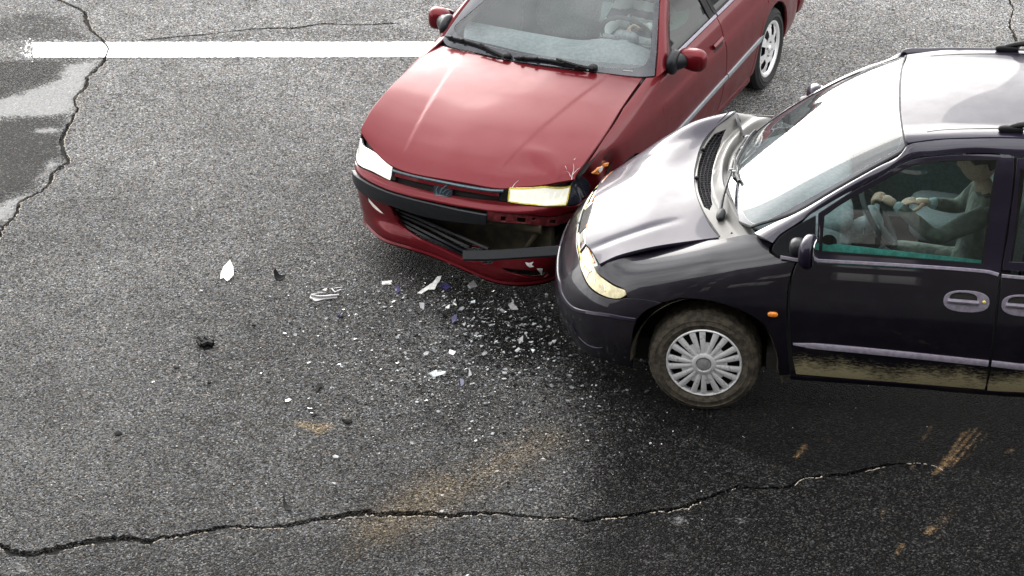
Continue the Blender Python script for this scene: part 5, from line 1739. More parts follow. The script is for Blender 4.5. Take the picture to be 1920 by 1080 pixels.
    # ---- driver
    J = {'pelvis': (2.42, .41, .76), 'waist': (2.47, .41, .92), 'chest': (2.50, .41, 1.12), 'collar': (2.49, .41, 1.245), 'neck': (2.465, .41, 1.31), 'skull': (2.445, .41, 1.36),
         'shl': (2.48, .60, 1.215), 'ell': (2.21, .665, 1.08), 'wrl': (1.965, .555, 1.235), 'shr': (2.48, .22, 1.215), 'elr': (2.36, .13, 1.02), 'wrr': (2.17, .24, 1.095),
         'hpl': (2.36, .50, .76), 'knl': (1.98, .53, .80), 'anl': (1.72, .52, .48), 'hpr': (2.36, .32, .76), 'knr': (1.98, .28, .80), 'anr': (1.72, .28, .48)}
    E = [('pelvis', 'waist'), ('waist', 'chest'), ('chest', 'collar'), ('collar', 'neck'), ('neck', 'skull'), ('chest', 'shl'), ('shl', 'ell'), ('ell', 'wrl'), ('chest', 'shr'), ('shr', 'elr'), ('elr', 'wrr'),
         ('pelvis', 'hpl'), ('hpl', 'knl'), ('knl', 'anl'), ('pelvis', 'hpr'), ('hpr', 'knr'), ('knr', 'anr')]
    RR = {'pelvis': (.15, .12), 'waist': (.155, .115), 'chest': (.175, .125), 'collar': (.085, .075), 'neck': .056, 'skull': .056, 'shl': .072, 'ell': .052, 'wrl': .034, 'shr': .072, 'elr': .052, 'wrr': .034,
          'hpl': .09, 'knl': .068, 'anl': .045, 'hpr': .09, 'knr': .068, 'anr': .045}
    tube('belt_strap', [(2.60, .66, 1.30), (2.46, .60, 1.24), (2.365, .48, 1.10), (2.345, .34, .94), (2.40, .20, .80)], .014, M['greyp'], root, 6)
    def reg(p):
        if p[2] > 1.285 and abs(p[1] - .41) < .09 and p[0] > 2.38: return 0
        for W, Eb in ((J['wrl'], J['ell']), (J['wrr'], J['elr'])):
            d = np.linalg.norm(p - np.array(W))
            if d < .055: return 2
        if p[2] < .80 or p[0] < 1.95 and p[2] < .95: return 3
        return 1
    hands = [((1.965, .555, 1.235), (-1.0, -.28, .30), (-.25, -.25, -1.0), .18, .8, 1), ((2.17, .24, 1.095), (-1, .15, .10), (-.1, .1, -1), .18, .35, -1)]
    person('person', car, (2.42, .41, .70), J, E, RR, reg, hands, [M['skin'], M['sweater'], M['cuff'], M['trousers']],
           'driver of the dark van in grey green sweater, hand raised on the steering wheel', head=((2.43, .41, 1.45), 0, 0))
    return root


M['ledge_sheen'] = plain('window_ledge_sheen', (.20, .80, .74), .6)  # sill's reflection through green glass, put into a bright turquoise
M['teal_card'] = plain('pale_green_door_card', (.20, .29, .28), .7)
build_van()


# ================================================================== RED CAR
def build_red():
    car = 'red'
    root = empty('red_car', car)
    tag(root, 'dark red saloon car with torn front bumper, struck on its front corner', 'car')
    P = M['red']
    X = [1.2, 1.7, 2.3, 3.0, 3.7, 4.1, 4.4, 4.5]
    AJ = [-.006, 0, 0, 0, -.006, -.025, -.07, -.11]
    ZY = [(.18, .828), (.26, .852), (.34, .868), (.45, .876), (.55, .880), (.65, .878), (.735, .868), (.775, .852), (.83, .835), (.88, .818), (.92, .795), (.96, .768), (1.05, .728), (1.15, .676), (1.25, .612), (1.33, .55), (1.38, .47)]
    Sd = Surf([[(x, y + a, z) for z, y in ZY] for x, a in zip(X, AJ)], X, [z for z, _ in ZY], out=(0, 1, 0), pad=.05)
    pl = [(-.10, 0), (-.095, .2), (-.065, .4), (.0, .56), (.085, .68), (.2, .755), (.4, .815), (.7, .85), (1.0, .868), (1.52, .88)]
    nr = [(-1, 0), (-1, .05), (-.97, .2), (-.86, .5), (-.68, .73), (-.42, .9), (-.17, .985), (-.07, 1), (-.03, 1), (0, 1)]
    fr = [(.05, .17), (-.015, .22), (-.015, .28), (.01, .34), (.01, .42), (.0, .48), (-.004, .54), (.0, .585), (.03, .607), (.045, .65), (.052, .70), (.066, .73)]
    rws = [fr, fr, fr,
           [(.07, .17), (.02, .22), (.012, .28), (.015, .34), (.01, .42), (0, .48), (-.003, .54), (.0, .585), (.03, .61), (.045, .655), (.055, .705), (.07, .745)],
           [(.10, .17), (.045, .22), (.032, .28), (.022, .34), (.010, .42), (0, .48), (-.001, .54), (.003, .585), (.03, .615), (.042, .662), (.055, .715), (.075, .76)],
           [(.12, .17), (.065, .22), (.048, .28), (.028, .34), (.010, .42), (0, .48), (.0, .545), (.008, .59), (.028, .625), (.038, .675), (.054, .73), (.076, .785)],
           [(.10, .17), (.060, .22), (.042, .28), (.022, .35), (.006, .43), (0, .50), (.002, .57), (.006, .63), (.014, .69), (.026, .745), (.046, .795), (.075, .83)],
           [(.05, .17), (.025, .22), (.012, .29), (.004, .37), (0, .46), (0, .55), (.003, .63), (.01, .70), (.022, .76), (.042, .81), (.065, .85), (.095, .88)],
           [(.05, .17), (.025, .23), (.012, .30), (.004, .39), (0, .48), (0, .57), (.004, .66), (.012, .73), (.028, .785), (.05, .84), (.078, .88), (.118, .91)],
           [(.05, .18), (.025, .26), (.012, .34), (.004, .45), (0, .55), (.004, .66), (.014, .735), (.03, .78), (.05, .84), (.072, .90), (.105, .945), (.16, .97)]]
    half = []
    for (x, y), n, rw in zip(pl, nr, rws):
        n = np.array(n) / np.linalg.norm(n)
        half.append([(x - n[0] * i, y - n[1] * i, z) for i, z in rw])
    half = np.array(half)
    full = np.concatenate([half[:0:-1] * [1, -1, 1], half])

    def sm(t): t = np.clip(t, 0, 1); return t * t * (3 - 2 * t)
    def crush(p):
        """the struck front corner is pushed in and creased"""
        p = p.copy()
        x, y, z = p[:, 0], p[:, 1], p[:, 2]
        k = sm((y - .55) / .25) * sm((.95 - x) / .35) * (1 - sm((z - .66) / .12))
        p[:, 1] = y - k * (.035 + .020 * np.sin(x * 21 + z * 9) * sm((x - .05) / .2))
        p[:, 0] = x + .02 * sm((y - .5) / .3) * sm((.25 - x) / .2)
        return p
    def sag(p):
        """lower bumper torn loose on the car's left: it drops and swings forward"""
        p = crush(p)
        y, z = p[:, 1].copy(), p[:, 2].copy()
        k = sm((y + .25) / .95) * sm((.56 - z) / .12)
        p[:, 2] = z - .125 * k
        p[:, 0] -= .055 * sm((y + .1) / .7) * sm((.45 - z) / .15)
        p[:, 1] += .03 * k
        return p
    vrow = np.r_[0, np.cumsum(np.mean(np.linalg.norm(np.diff(full, axis=1), axis=2), axis=0))]
    urow = np.r_[0, np.cumsum(np.mean(np.linalg.norm(np.diff(full, axis=0), axis=2), axis=1))]
    urow -= urow[len(half) - 1]
    Fr = Surf(full, urow, vrow, out=(-1, 0, .3), fn=crush, pad=.08)
    Bl = Surf(full, urow, vrow, out=(-1, 0, .3), fn=sag, pad=.02)
    v = vrow
    # bonnet
    hw = [  # x centre, z centre, right edge (x, y, z), left edge
        (-.052, .722, (.13, -.665, .80), (.235, .765, .762)),
        (.02, .758, (.17, -.685, .825), (.28, .778, .785)),
        (.14, .80, (.27, -.70, .857), (.38, .785, .815)),
        (.45, .868, (.55, -.725, .90), (.64, .785, .862)),
        (.85, .922, (.95, -.735, .928), (1.0, .765, .902)),
        (1.30, .965, (1.42, -.74, .93), (1.525, .715, .925))]
    ys = [-1, -.78, -.5, -.25, 0, .25, .5, .78, 1]
    hg = []
    for xc, zc, r, l in hw:
        row = []
        for s in ys:
            e = r if s < 0 else l
            a = abs(s)
            row.append((xc + (e[0] - xc) * a ** 2.2, e[1] * a, zc + (e[2] - zc) * a ** 2.6 + (.012 * (1 - a ** 2) * 0)))
        hg.append(row)
    Hd = Surf(hg, pad=.03)
    def hdisp(p):
        x, y = p[:, 0], p[:, 1]
        t = np.clip((x - .1) / 1.2, 0, 1)
        yc = .33 + .18 * t
        f = np.clip((x - .02) * 6, 0, 1)
        s = lambda d: 1 / (1 + np.exp(-np.clip(d / .0045, -40, 40)))
        ridge = .0028 * (s(yc - y) + s(y + yc) - 1) * f
        g = lambda cx, cy, rx, ry: np.exp(-((x - cx) / rx) ** 2 - ((y - cy) / ry) ** 2)
        dent = -.011 * g(.20, .50, .07, .13) + .006 * g(.26, .66, .06, .09) + .005 * g(.33, .50, .05, .12) - .010 * g(.24, .74, .05, .05)
        dent += -.003 * g(.25, -.2, .1, .2) + .004 * g(.5, -.05, .25, .2)
        return ridge + dent
    hl = Hd.tr(car, [(1080, 327), (1100, 299), (1140, 242), (1167, 199), (1207, 143)])
    hrw = Hd.tr(car, [(1117, 137), (1040, 128), (953, 115), (873, 97), (826, 85)])
    hfr = Hd.tr(car, [(683, 258), (707, 288), (735, 311), (813, 333), (873, 343), (943, 354), (965, 351), (1020, 349), (1070, 344)])
    hood_uv = [tuple(p) for p in hl] + [tuple(p) for p in hrw] + [(Hd.u[-1] - .01, Hd.v[0]), (Hd.u[4], Hd.v[0]), (Hd.u[3], Hd.v[0]), (Hd.u[2], Hd.v[0]), (Hd.u[1], Hd.v[0])] + [tuple(p) for p in hfr]
    hd = panel('bonnet', Hd, hood_uv, P, root, h=.014, thick=.024, disp=hdisp, corner=36)
    tag(hd, 'bonnet dented and scuffed at the struck corner')
    # bare scratches of the dent
    scr = []
    for pts in ([(1072, 336), (1073, 327), (1076, 316), (1075, 308)], [(1070, 330), (1066, 322), (1061, 320)], [(1074, 326), (1082, 318), (1088, 314)], [(960, 352), (966, 344), (974, 337)], [(1076, 300), (1080, 296)], [(1060, 312), (1063, 318)]):
        q = Hd.tr(car, pts); q = resample(q, .01, False)
        Pp = Hd.at(q) + Hd.nrm(q) * (hdisp(Hd.at(q))[:, None] + .0012)
        scr.append(sweep_vf(Pp, [(-.0016, 0), (.0016, 0), (.001, .0008), (-.001, .0008)], Hd.nrm(q), np.linspace(1.4, .25, len(Pp)) * (1 if len(pts) > 3 else .7)))
    for s_ in scr: mk('paint_scratch', *s_, M['whitep'], hd, smooth=False)
    panel('bonnet_underlay', Hd, [(Hd.u[1], Hd.v[0] + .02), (Hd.u[-1] - .02, Hd.v[0] + .02), (Hd.u[-1] - .02, Hd.v[-1] + .02), (Hd.u[1], Hd.v[-1] + .02)], M['soot'], root, h=.09, gap=0, thick=.003, lift=-.05, smooth=False)
    # ---- inner structure
    V, F = merge([box_vf((.25, -.62, .16), (4.3, .62, .28)), box_vf((1.2, -.78, .25), (4.2, .78, .36)), box_vf((.20, -.55, .26), (.95, .55, .60)), box_vf((1.22, -.76, .3), (1.3, .76, .86)),
                  box_vf((3.55, -.72, .36), (4.3, .72, .80))])
    mk('floor_pan', V, F, M['soot'], root, smooth=False)
    for mir in (False, True):
        panel('inner_panel', Sd, [(1.35, .24), (3.25, .24), (3.3, .5), (3.75, .72), (4.2, .5), (4.45, .5), (4.45, .90), (1.35, .90)], M['soot'], root, h=.12, gap=0, thick=.002, lift=-.03, smooth=False, mirror=mir)
    u0, u1 = urow[0], urow[-1]
    panel('inner_wing', Fr, [(u0, v[4]), (u0 + .45, v[5]), (u0 + 1.15, v[5]), (-.45, v[6]), (.45, v[6]), (u1 - 1.15, v[5]), (u1 - .45, v[5]), (u1, v[4]), (u1, v[-1] - .05), (0, v[-1] - .02), (u0, v[-1] - .05)], M['soot'], root, h=.09, gap=0, thick=.002, lift=-.045, smooth=False)
    tm = (M['tyre'], M['soot'])
    for sd in (1, -1):
        wheel(car, root, 3.665, .845, .306, .312, .210, .185, sd, 'alloy', 0, tm)
        wheel(car, root, .93, .825, .306, .312, .210, .185, sd, 'alloy', 0, tm)
        for xc in (.93, 3.665):
            mk('wheel_arch_liner', *lathe_vf([(.385, -.02), (.37, -.08), (.37, -.34), (.05, -.34)], (xc, .845 * sd, .32), (0, sd, 0), 30, -2.0, 2.0), M['soot'], root)
    # ---- nose: wings, bumper, lamps, grille
    archL = [(u, z) for u, z in ()]
    ua = lambda x, L=True: np.interp(x, full[len(half) - 1:, 4, 0][np.argsort(full[len(half) - 1:, 4, 0])], urow[len(half) - 1:][np.argsort(full[len(half) - 1:, 4, 0])])
    def vz(u, z):
        t = np.linspace(v[0], v[-1], 200)
        P_ = Fr.at(np.stack([np.full(200, abs(u) * -1 if u < 0 else u), t], 1))
        return t[np.argmin(abs(P_[:, 2] - z))]
    for s in (1, -1):
        c = []
        for t in np.linspace(R_(-8), R_(188), 15):
            x_, z_ = .93 + .36 * math.cos(t) * 1.0, .28 + .335 * math.sin(t)
            u = s * ua(x_); c.append((u, vz(u, z_)))
        ub, uf = s * ua(1.48), s * ua(.30)
        if s == 1:
            top = Fr.tr(car, [(1211, 146), (1170, 202), (1143, 246), (1104, 303), (1083, 331)])
            top = [tuple(p) for p in top]
        else:
            top = [(ub, v[-1]), (s * ua(1.1), v[-1] - .0), (s * ua(.8), v[-1]), (s * ua(.5), v[-1]), (s * ua(.27), v[-1] - .005)]
        bk = [(ub, vz(ub, .24)), (ub, vz(ub, .6))]
        if s == 1: bk = [(ub, vz(ub, .24))] + [tuple(p) for p in Fr.tr(car, [(1253, 200), (1243, 175), (1237, 146)])]
        frn = [(uf, vz(uf, .76)), (uf, vz(uf, .60)), (s * ua(.40), vz(s * ua(.4), .585)), (s * ua(.555), vz(s * ua(.55), .57))]
        out = c[1:-1][::1]
        fen = [out[0]] + bk + top + frn[:3] + out[::-1][:-1]
        fp = panel('wing', Fr, fen, P, root, h=.025, gap=.002, smooth=False)
        if s == 1: tag(fp, 'wing crumpled beside the broken indicator')
    # headlamps with their black side housings
    for lamp, side, hs_ in (([(677, 261), (671, 280), (669, 300), (700, 322), (732, 338), (735, 324), (737, 312), (706, 287)], [(675, 256), (669, 270), (665, 285), (665, 300), (670, 299), (671, 280), (677, 263)], -1),
                            ([(956, 353), (954, 365), (953, 377), (1000, 383), (1060, 384), (1065, 366), (1068, 349), (1020, 350)], [(1071, 345), (1068, 352), (1065, 368), (1062, 385), (1085, 381), (1100, 366), (1108, 350), (1100, 336), (1085, 330)], 1)):
        lu = Fr.tr(car, lamp)
        hp = panel('headlight', Fr, lu, M['lit_lens'], root, h=.02, gap=.003, lift=.004, corner=30)
        q = resample(lu, .02, smooth=False); q = np.concatenate([q, q[:1]])
        strip('lamp_edge', Fr, q, [(-.006, -.004), (.006, -.004), (.004, .006), (-.004, .006)], M['lensy'] if hs_ > 0 else M['black'], hp, lift=.001 if hs_ > 0 else -.006)
        for k in range(1, 8 if hs_ > 0 else 1):                # fluting of the lens
            t = k / 8
            a = lu[0] * (1 - t) + lu[6] * t if hs_ < 0 else lu[0] * (1 - t) + lu[6] * t
            b = lu[2] * (1 - t) + lu[4] * t
            strip('lens_rib', Fr, [a * .88 + b * .12, a * .12 + b * .88], rect(.0045, .0022), M['lit_lens'], hp, lift=.005)
        panel('lamp_housing', Fr, Fr.tr(car, side), M['frit'], root, h=.02, gap=.002, lift=.002, corner=30)
    panel('lamp_housing', Fr, Fr.tr(car, [(944, 356), (956, 354), (953, 378), (937, 376), (936, 370)]), M['black'], root, h=.02, gap=.001, smooth=False)
    panel('lamp_housing', Fr, Fr.tr(car, [(735, 318), (733, 336), (740, 339), (742, 337), (737, 318)]), M['black'], root, h=.02, gap=.001, smooth=False)
    # grille: dark slot, red bars, teal top strip, badge
    gr = panel('grille', Fr, Fr.tr(car, [(735, 316), (813, 337), (873, 347), (944, 358), (936, 375), (873, 369), (813, 358), (742, 338)]), M['soot'], root, h=.03, gap=.001, lift=-.022, smooth=False)
    strip('grille_strip', Fr, Fr.tr(car, [(736, 319), (775, 330), (813, 338), (873, 350), (920, 357), (944, 358)]), [(-.010, -.004), (.010, -.004), (.009, .007), (0, .012), (-.009, .007)], M['teal'], gr, lift=-.002)
    for a in ([(741, 327), (790, 339), (838, 349), (890, 358), (936, 365)],):
        strip('grille_bar', Fr, Fr.tr(car, a), [(-.012, -.012), (.012, -.012), (.013, .0), (-.010, .004)], P, gr, lift=.003)
    bd = Fr.tr(car, [(814, 345), (849, 350), (847, 366), (842, 370), (818, 367), (812, 362)])
    b2 = panel('badge', Fr, bd, M['frit'], gr, h=.02, gap=.001, lift=.004, thick=.03, smooth=False)
    # raised heraldic beast, upright, as simple swept relief
    rel = []
    for pts, r in (([(820, 364), (819, 356), (823, 348)], .006), ([(826, 363), (829, 355), (836, 349), (840, 347)], .0065), ([(831, 362), (836, 357), (842, 355)], .0045), ([(838, 366), (842, 361), (845, 358)], .0035)):
        q = resample(Fr.tr(car, pts), .008, False)
        rel.append(sweep_vf(Fr.at(q) + Fr.nrm(q) * .006, circ(r, 6), Fr.nrm(q), np.linspace(1, .5, len(q))))
    mk('badge_relief', *merge(rel), M['teal'], b2)
    # upper bumper band (red), with its left end intact and the middle broken away below
    ub_px = [(664, 301), (690, 321), (737, 341), (813, 361), (873, 372), (938, 379), (1000, 387), (1063, 388), (1100, 372), (1097, 385), (1086, 391), (1043, 404), (985, 402), (900, 393), (840, 384), (753, 364), (700, 344), (683, 335), (657, 314), (659, 304)]
    panel('bumper_top', Fr, Fr.tr(car, ub_px), P, root, h=.022, gap=.001, corner=50, thick=.03)
    # black rubbing strip, broken off at its left end
    tr_px = [(657, 318), (683, 338), (753, 367), (840, 388), (913, 402), (912, 419), (873, 416), (807, 406), (730, 382), (684, 362), (661, 332)]
    tp = panel('bumper_trim', Fr, Fr.tr(car, tr_px), M['trim'], root, h=.02, gap=.001, lift=.016, thick=.03, corner=50)
    # bumper carrier behind the missing strip, with punched holes
    cx = [(913, 396), (985, 404), (1043, 408), (1090, 396), (1090, 412), (1047, 425), (985, 421), (913, 415)]
    holes = [Fr.tr(car, q) for q in ([(938, 407), (948, 408), (948, 418), (938, 417)], [(970, 409), (987, 411), (986, 421), (969, 419)], [(1033, 413), (1046, 413), (1046, 422), (1032, 422)], [(1000, 409), (1007, 411), (1004, 416), (998, 415)])]
    panel('bumper_carrier', Fr, Fr.tr(car, cx), M['rust_red'], root, h=.02, gap=.001, lift=-.012, thick=.012, holes=holes, smooth=False)
    # lower bumper: corner, lip and broken opening
    olip = [(661, 334), (684, 364), (700, 371), (725, 382), (733, 393), (747, 420), (790, 450), (840, 473), (870, 487), (895, 492), (915, 497), (930, 489), (960, 481), (1000, 474), (1052, 462)]
    o_uv = Bl.tr(car, olip)
    endu = o_uv[-1][0] + .28
    lo = [tuple(p) for p in o_uv] + [(endu, o_uv[-1][1]), (endu, v[0])] + [(u, v[0]) for u in np.linspace(.6, -.62, 12)] + [(-ua(.35), v[0]), (-ua(.555), v[0]), (-ua(.555), vz(-ua(.5), .40)), (-ua(.42), vz(-ua(.42), .55))]
    fog = Bl.tr(car, [(938, 502), (962, 504), (1000, 507), (1026, 510), (1030, 514), (1022, 521), (1000, 522), (975, 517), (955, 511)])
    fogr = Bl.tr(car, [(686, 366), (696, 378), (708, 390), (720, 402), (712, 399), (699, 389), (690, 378)])
    lp_ = panel('bumper', Bl, lo, P, root, h=.02, gap=.001, thick=.03, holes=[fog, fogr], corner=40)
    tag(lp_, 'lower bumper torn away from its trim and hanging low')
    strip('bumper_lip', Bl, [(u, v[1] - .012) for u in np.linspace(-.80, .80, 44)], [(-.020, -.004), (.022, -.004), (.016, .010), (-.012, .012)], P, lp_, lift=.0)
    panel('fog_recess', Bl, fog, M['olive'], lp_, h=.03, gap=-.006, thick=.002, lift=-.05)
    panel('fog_light', Bl, fogr, M['lens'], lp_, h=.02, gap=-.002, thick=.01, lift=-.006)
    strip('opening_edge', Bl, o_uv[4:11], [(-.006, -.03), (.006, -.03), (.006, .002), (-.006, .004)], P, lp_)
    # white cracked paint where the fog light was torn out
    for pts in ([(985, 492), (992, 494), (1000, 491), (996, 497), (1001, 500), (993, 501), (988, 497)], [(1007, 504), (1017, 504), (1016, 516)]):
        panel('chipped_paint', Bl, Bl.tr(car, pts), M['whitep'], lp_, h=.012, gap=0, thick=.002, lift=.002, smooth=False)
    # inside the opening: dark bulkhead, slats, the crash beam and a hose
    V, F = merge([box_vf((.14, -.62, .18), (.20, .66, .60))])
    mk('radiator_bulkhead', V, F, M['olive'], root, smooth=False)
    Sl = Surf(full, urow, vrow, out=(-1, 0, .3), fn=lambda p: crush(p) + [.05, 0, 0], pad=.02)
    for a in ([(740, 398), (790, 420), (840, 445), (880, 463)], [(746, 408), (790, 431), (838, 455), (872, 472)], [(752, 419), (795, 442), (840, 464), (866, 478)], [(736, 391), (790, 412), (850, 438), (915, 466)]):
        strip('grille_slat', Sl, Sl.tr(car, a), [(-.006, -.035), (.006, -.035), (.007, .002), (-.007, .004)], M['trim'], root, lift=.0)
    p0, p1 = at(car, 735, 389, 'x', -.02), at(car, 915, 466, 'x', .0)
    tube('torn_wire', [p0, p0 * .5 + p1 * .5 + [0, 0, -.006], p1], .004, M['greyp'], root, 6)
    tube('torn_wire', [at(car, 879, 460, 'x', -.02), at(car, 900, 462, 'x', -.01), at(car, 916, 468, 'x', 0)], .009, P, root, 6)
    tube('crash_beam', [(.10, -.60, .45), (.05, -.3, .45), (.04, 0, .45), (.05, .3, .45), (.10, .62, .44)], .045, M['olive'], root, 10)
    tube('hose', [at(car, 985, 468, 'x', .10), at(car, 998, 450, 'x', .10), at(car, 1012, 432, 'x', .12)], .018, M['olive'], root, 8)
    # broken-off length of rubbing strip, still hanging at the struck corner
    h0 = at(car, 869, 479, 'x', -.21); h1 = at(car, 913, 479, 'x', -.205); h2 = at(car, 985, 475, 'x', -.19); h3 = at(car, 1062, 470, 'x', -.17)
    path = smoothpath([h0, h1, h2, h3], .02)
    nn = np.array([-.9, 0, .42])
    V, F = sweep_vf(path, [(-.030, -.012), (.030, -.012), (.034, .0), (.030, .010), (-.022, .012), (-.034, .002)], nn)
    tag(mk('bumper_trim', V, F, M['trim'], root), 'snapped length of black bumper trim hanging across the opening')
    # broken indicator at the corner
    iu = Fr.tr(car, [(1108, 324), (1120, 314), (1130, 308), (1140, 304), (1137, 311), (1127, 318), (1120, 326), (1112, 325)])
    ip = panel('indicator', Fr, iu, M['amber'], root, h=.015, gap=.001, lift=.012, smooth=False)
    panel('chipped_paint', Fr, Fr.tr(car, [(1118, 318), (1124, 311), (1127, 313), (1121, 322)]), M['whitep'], ip, h=.012, gap=0, thick=.002, lift=.016, smooth=False)

    # ---- windscreen and scuttle
    wb = [(1.62, .84, .94), (1.52, .72, .955), (1.375, .40, .972), (1.315, 0, .98), (1.365, -.40, .972), (1.44, -.72, .955), (1.55, -.84, .94)]
    wt = [(2.30, .66, 1.30), (2.22, .55, 1.345), (2.15, .3, 1.372), (2.13, 0, 1.382), (2.15, -.3, 1.372), (2.2, -.55, 1.345), (2.28, -.66, 1.30)]
    wsr = [[tuple(np.array(a) * (1 - t) + np.array(b) * t + np.array([-.45, 0, .89]) * .045 * 4 * t * (1 - t)) for a, b in zip(wb, wt)] for t in (-.1, 0, .25, .5, .75, 1.0, 1.05)]
    Ws = Surf(wsr, pad=.03)
    e_l = Ws.tr(car, [(1228, 143), (1233, 70), (1237, 0), (1238, -20)])
    e_r = Ws.tr(car, [(829, 73), (853, 38), (882, 0), (895, -15)])
    bot = Ws.tr(car, [(838, 86), (873, 95), (953, 113), (1040, 126), (1117, 136), (1200, 145)])
    ut = Ws.u[-2]
    w_uv = [tuple(p) for p in bot] + [tuple(p) for p in e_l] + [(ut, e_l[-1][1] - .03), (ut, e_r[-1][1] + .03)] + [tuple(p) for p in e_r[::-1]]
    inn = Ws.tr(car, [(853, 57), (873, 74), (973, 99), (1073, 119), (1172, 128), (1203, 124), (1214, 112), (1219, 95), (1223, 40), (1226, 0), (1227, -15)])
    inr = Ws.tr(car, [(855, 48), (885, 22), (910, 0), (920, -10)])
    hole = [tuple(p) for p in inn] + [(ut - .06, inn[-1][1] - .04), (ut - .06, inr[-1][1] + .05)] + [tuple(p) for p in inr[::-1]]
    wg = panel('windscreen', Ws, w_uv, M['skirt_glass'], root, h=.05, gap=.003, thick=.005)
    panel('screen_border', Ws, w_uv, M['frit'], wg, h=.03, gap=.005, thick=.0015, holes=[hole], lift=.0025, corner=50)
    p = Ws.tr(car, [(1168, 132.5), (1186, 134)])
    strip('number_mark', Ws, p, [(-.004, 0), (.004, 0), (.004, .001), (-.004, .001)], M['greyp'], wg, lift=.0045)
    sc = [[(x + dx, y, z + dz) for x, y, z in ((1.50, .72, .93), (1.375, .41, .95), (1.30, 0, .958), (1.35, -.41, .95), (1.42, -.74, .93))] for dx, dz in ((-.06, -.03), (0, -.012), (.05, .0), (.10, .03))]
    Sc = Surf(sc)
    panel('scuttle', Sc, [(Sc.u[0], Sc.v[0]), (Sc.u[-1], Sc.v[0]), (Sc.u[-1], Sc.v[-1]), (Sc.u[0], Sc.v[-1])], M['frit'], root, h=.04, gap=0, smooth=False)
    def wiper(pts, blade):
        uv = Ws.tr(car, blade)
        u2 = resample(uv, .03, False)
        Pp, Np = Ws.at(u2), Ws.nrm(u2)
        V, F = sweep_vf(Pp + Np * .018, [(-.007, -.012), (.007, -.012), (.010, .006), (.004, .012), (-.004, .012), (-.010, .006)], Np, np.clip(np.minimum(np.linspace(0, 1, len(Pp)), np.linspace(1, 0, len(Pp))) * 8 + .5, 0, 1))
        wp = mk('wiper_blade', V, F, M['black'], root)
        q = Ws.tr(car, pts); q = resample(q, .03, False)
        V, F = sweep_vf(Ws.at(q) + Ws.nrm(q) * .036, rect(.016, .010), Ws.nrm(q), np.linspace(1.2, .8, len(q)))
        mk('wiper_arm', V, F, M['black'], wp)
        for t in (2, len(Pp) // 3, 2 * len(Pp) // 3, len(Pp) - 3):
            blob('blade_clip', Pp[t] + Np[t] * .032, (.014, .012, .008), M['black'], wp, (.6, .6), n=(10, 6))
        e = Ws.at(q[:1])[0]
        blob('wiper_cap', e + [0, 0, .030], (.030, .030, .018), M['black'], wp, (.8, .8), n=(14, 8))
    wiper([(950, 112), (925, 100), (905, 88)], [(838, 71), (870, 79), (905, 90), (940, 108)])
    wiper([(1112, 134), (1080, 127), (1045, 116)], [(965, 111), (1000, 113), (1040, 118), (1100, 134)])

    # ---- left flank (traced), mirrored for the other
    r1 = [(1230, 146), (1234, 100), (1236, 50), (1239, 0)]
    a1 = Ws.at(np.concatenate([Ws.tr(car, r1), [(ut, e_l[-1][1] - .045)]]))
    win_f = [(1262, 106), (1255, 80), (1254, 50), (1256, 10)]
    b1 = Sd.at(np.concatenate([Sd.tr(car, win_f), [(2.26, 1.325)]]))
    b1[0] += [-.08, .02, -.01]
    a1 = np.concatenate([a1, [[2.7, .50, 1.392], [3.2, .50, 1.375]]]); b1 = np.concatenate([b1, [[2.7, .535, 1.345], [3.2, .545, 1.33]]])
    ct = []
    for p_, q_ in zip(a1, b1):
        l = np.linalg.norm(p_ - q_); m = np.array([-.3, .7, .6])
        ct.append([p_, p_ * .67 + q_ * .33 + m * l * .14, p_ * .33 + q_ * .67 + m * l * .14, q_])
    Pi = Surf(ct, out=(0, 1, .4))
    win = Sd.tr(car, [(1265, 103), (1256, 78), (1256, 40), (1259, 5)])
    belt = Sd.tr(car, [(1265, 103), (1300, 70), (1333, 37)])
    bz = belt[:, 1].mean()
    bx1 = belt[-1][0]
    w_out = [(win[0][0], bz)] + [(win[1][0] - .0, win[1][1]), tuple(win[2])] + [(2.24, 1.29), (2.45, 1.325), (bx1 - .10, 1.325), (bx1, bz)]
    dc = Sd.tr(car, [(1253, 199), (1243, 175), (1238, 148)])
    cutx = bx1 + .085
    d_uv = [(1.50, .245), (cutx - .08, .245), (cutx, .55), (cutx, .80), (cutx, .925), (1.62, .925), (1.50, .93), (1.485, .8), (1.49, .5)]
    f_uv = [(1.60, .93), (cutx, .93), (cutx - .14, 1.355), (2.40, 1.355), (2.20, 1.325), tuple(np.array(w_out[2]) + [-.035, .02]), tuple(np.array(w_out[1]) + [-.045, .0])]
    for mir in (False, True):
        panel('pillar', Pi, [(Pi.u[0], Pi.v[0]), (Pi.u[-1], Pi.v[0]), (Pi.u[-1], Pi.v[-1]), (Pi.u[0], Pi.v[-1])], P, root, h=.025, gap=.002, thick=.03, smooth=False, mirror=mir)
        d = panel('door', Sd, d_uv, P, root, h=.035, gap=.003, thick=.02, mirror=mir, smooth=False)
        panel('window_frame', Sd, f_uv, M['black'], d, h=.03, gap=.002, thick=.02, holes=[w_out], mirror=mir, smooth=False)
        panel('window', Sd, w_out, M['glass_green'], d, h=.08, gap=-.004, thick=.004, lift=-.008, mirror=mir, smooth=False)
        strip('belt_moulding', Sd, [(1.66, .937), (2.2, .937), (cutx - .01, .937)], rect(.022, .012), M['purplegrey'], d, mirror=mir)
        a = Sd.tr(car, [(1297, 219), (1330, 180), (1363, 140)])
        zs = a[:, 1].mean()
        xb = a[-1][0]
        for x0, x1, par in ((1.56, xb, d), (xb + .012, 3.42, None)):
            k = 12
            strip('side_strip', Sd, [(x, .455 + .030 * (x - 1.56) / 1.0) for x in np.linspace(x0, x1, k)], [(-.017, -.002), (.017, -.002), (.014, .010), (-.014, .012)], M['strip'], par or root, mirror=mir, taper=[1] * 9 + [.9 if par else .25])
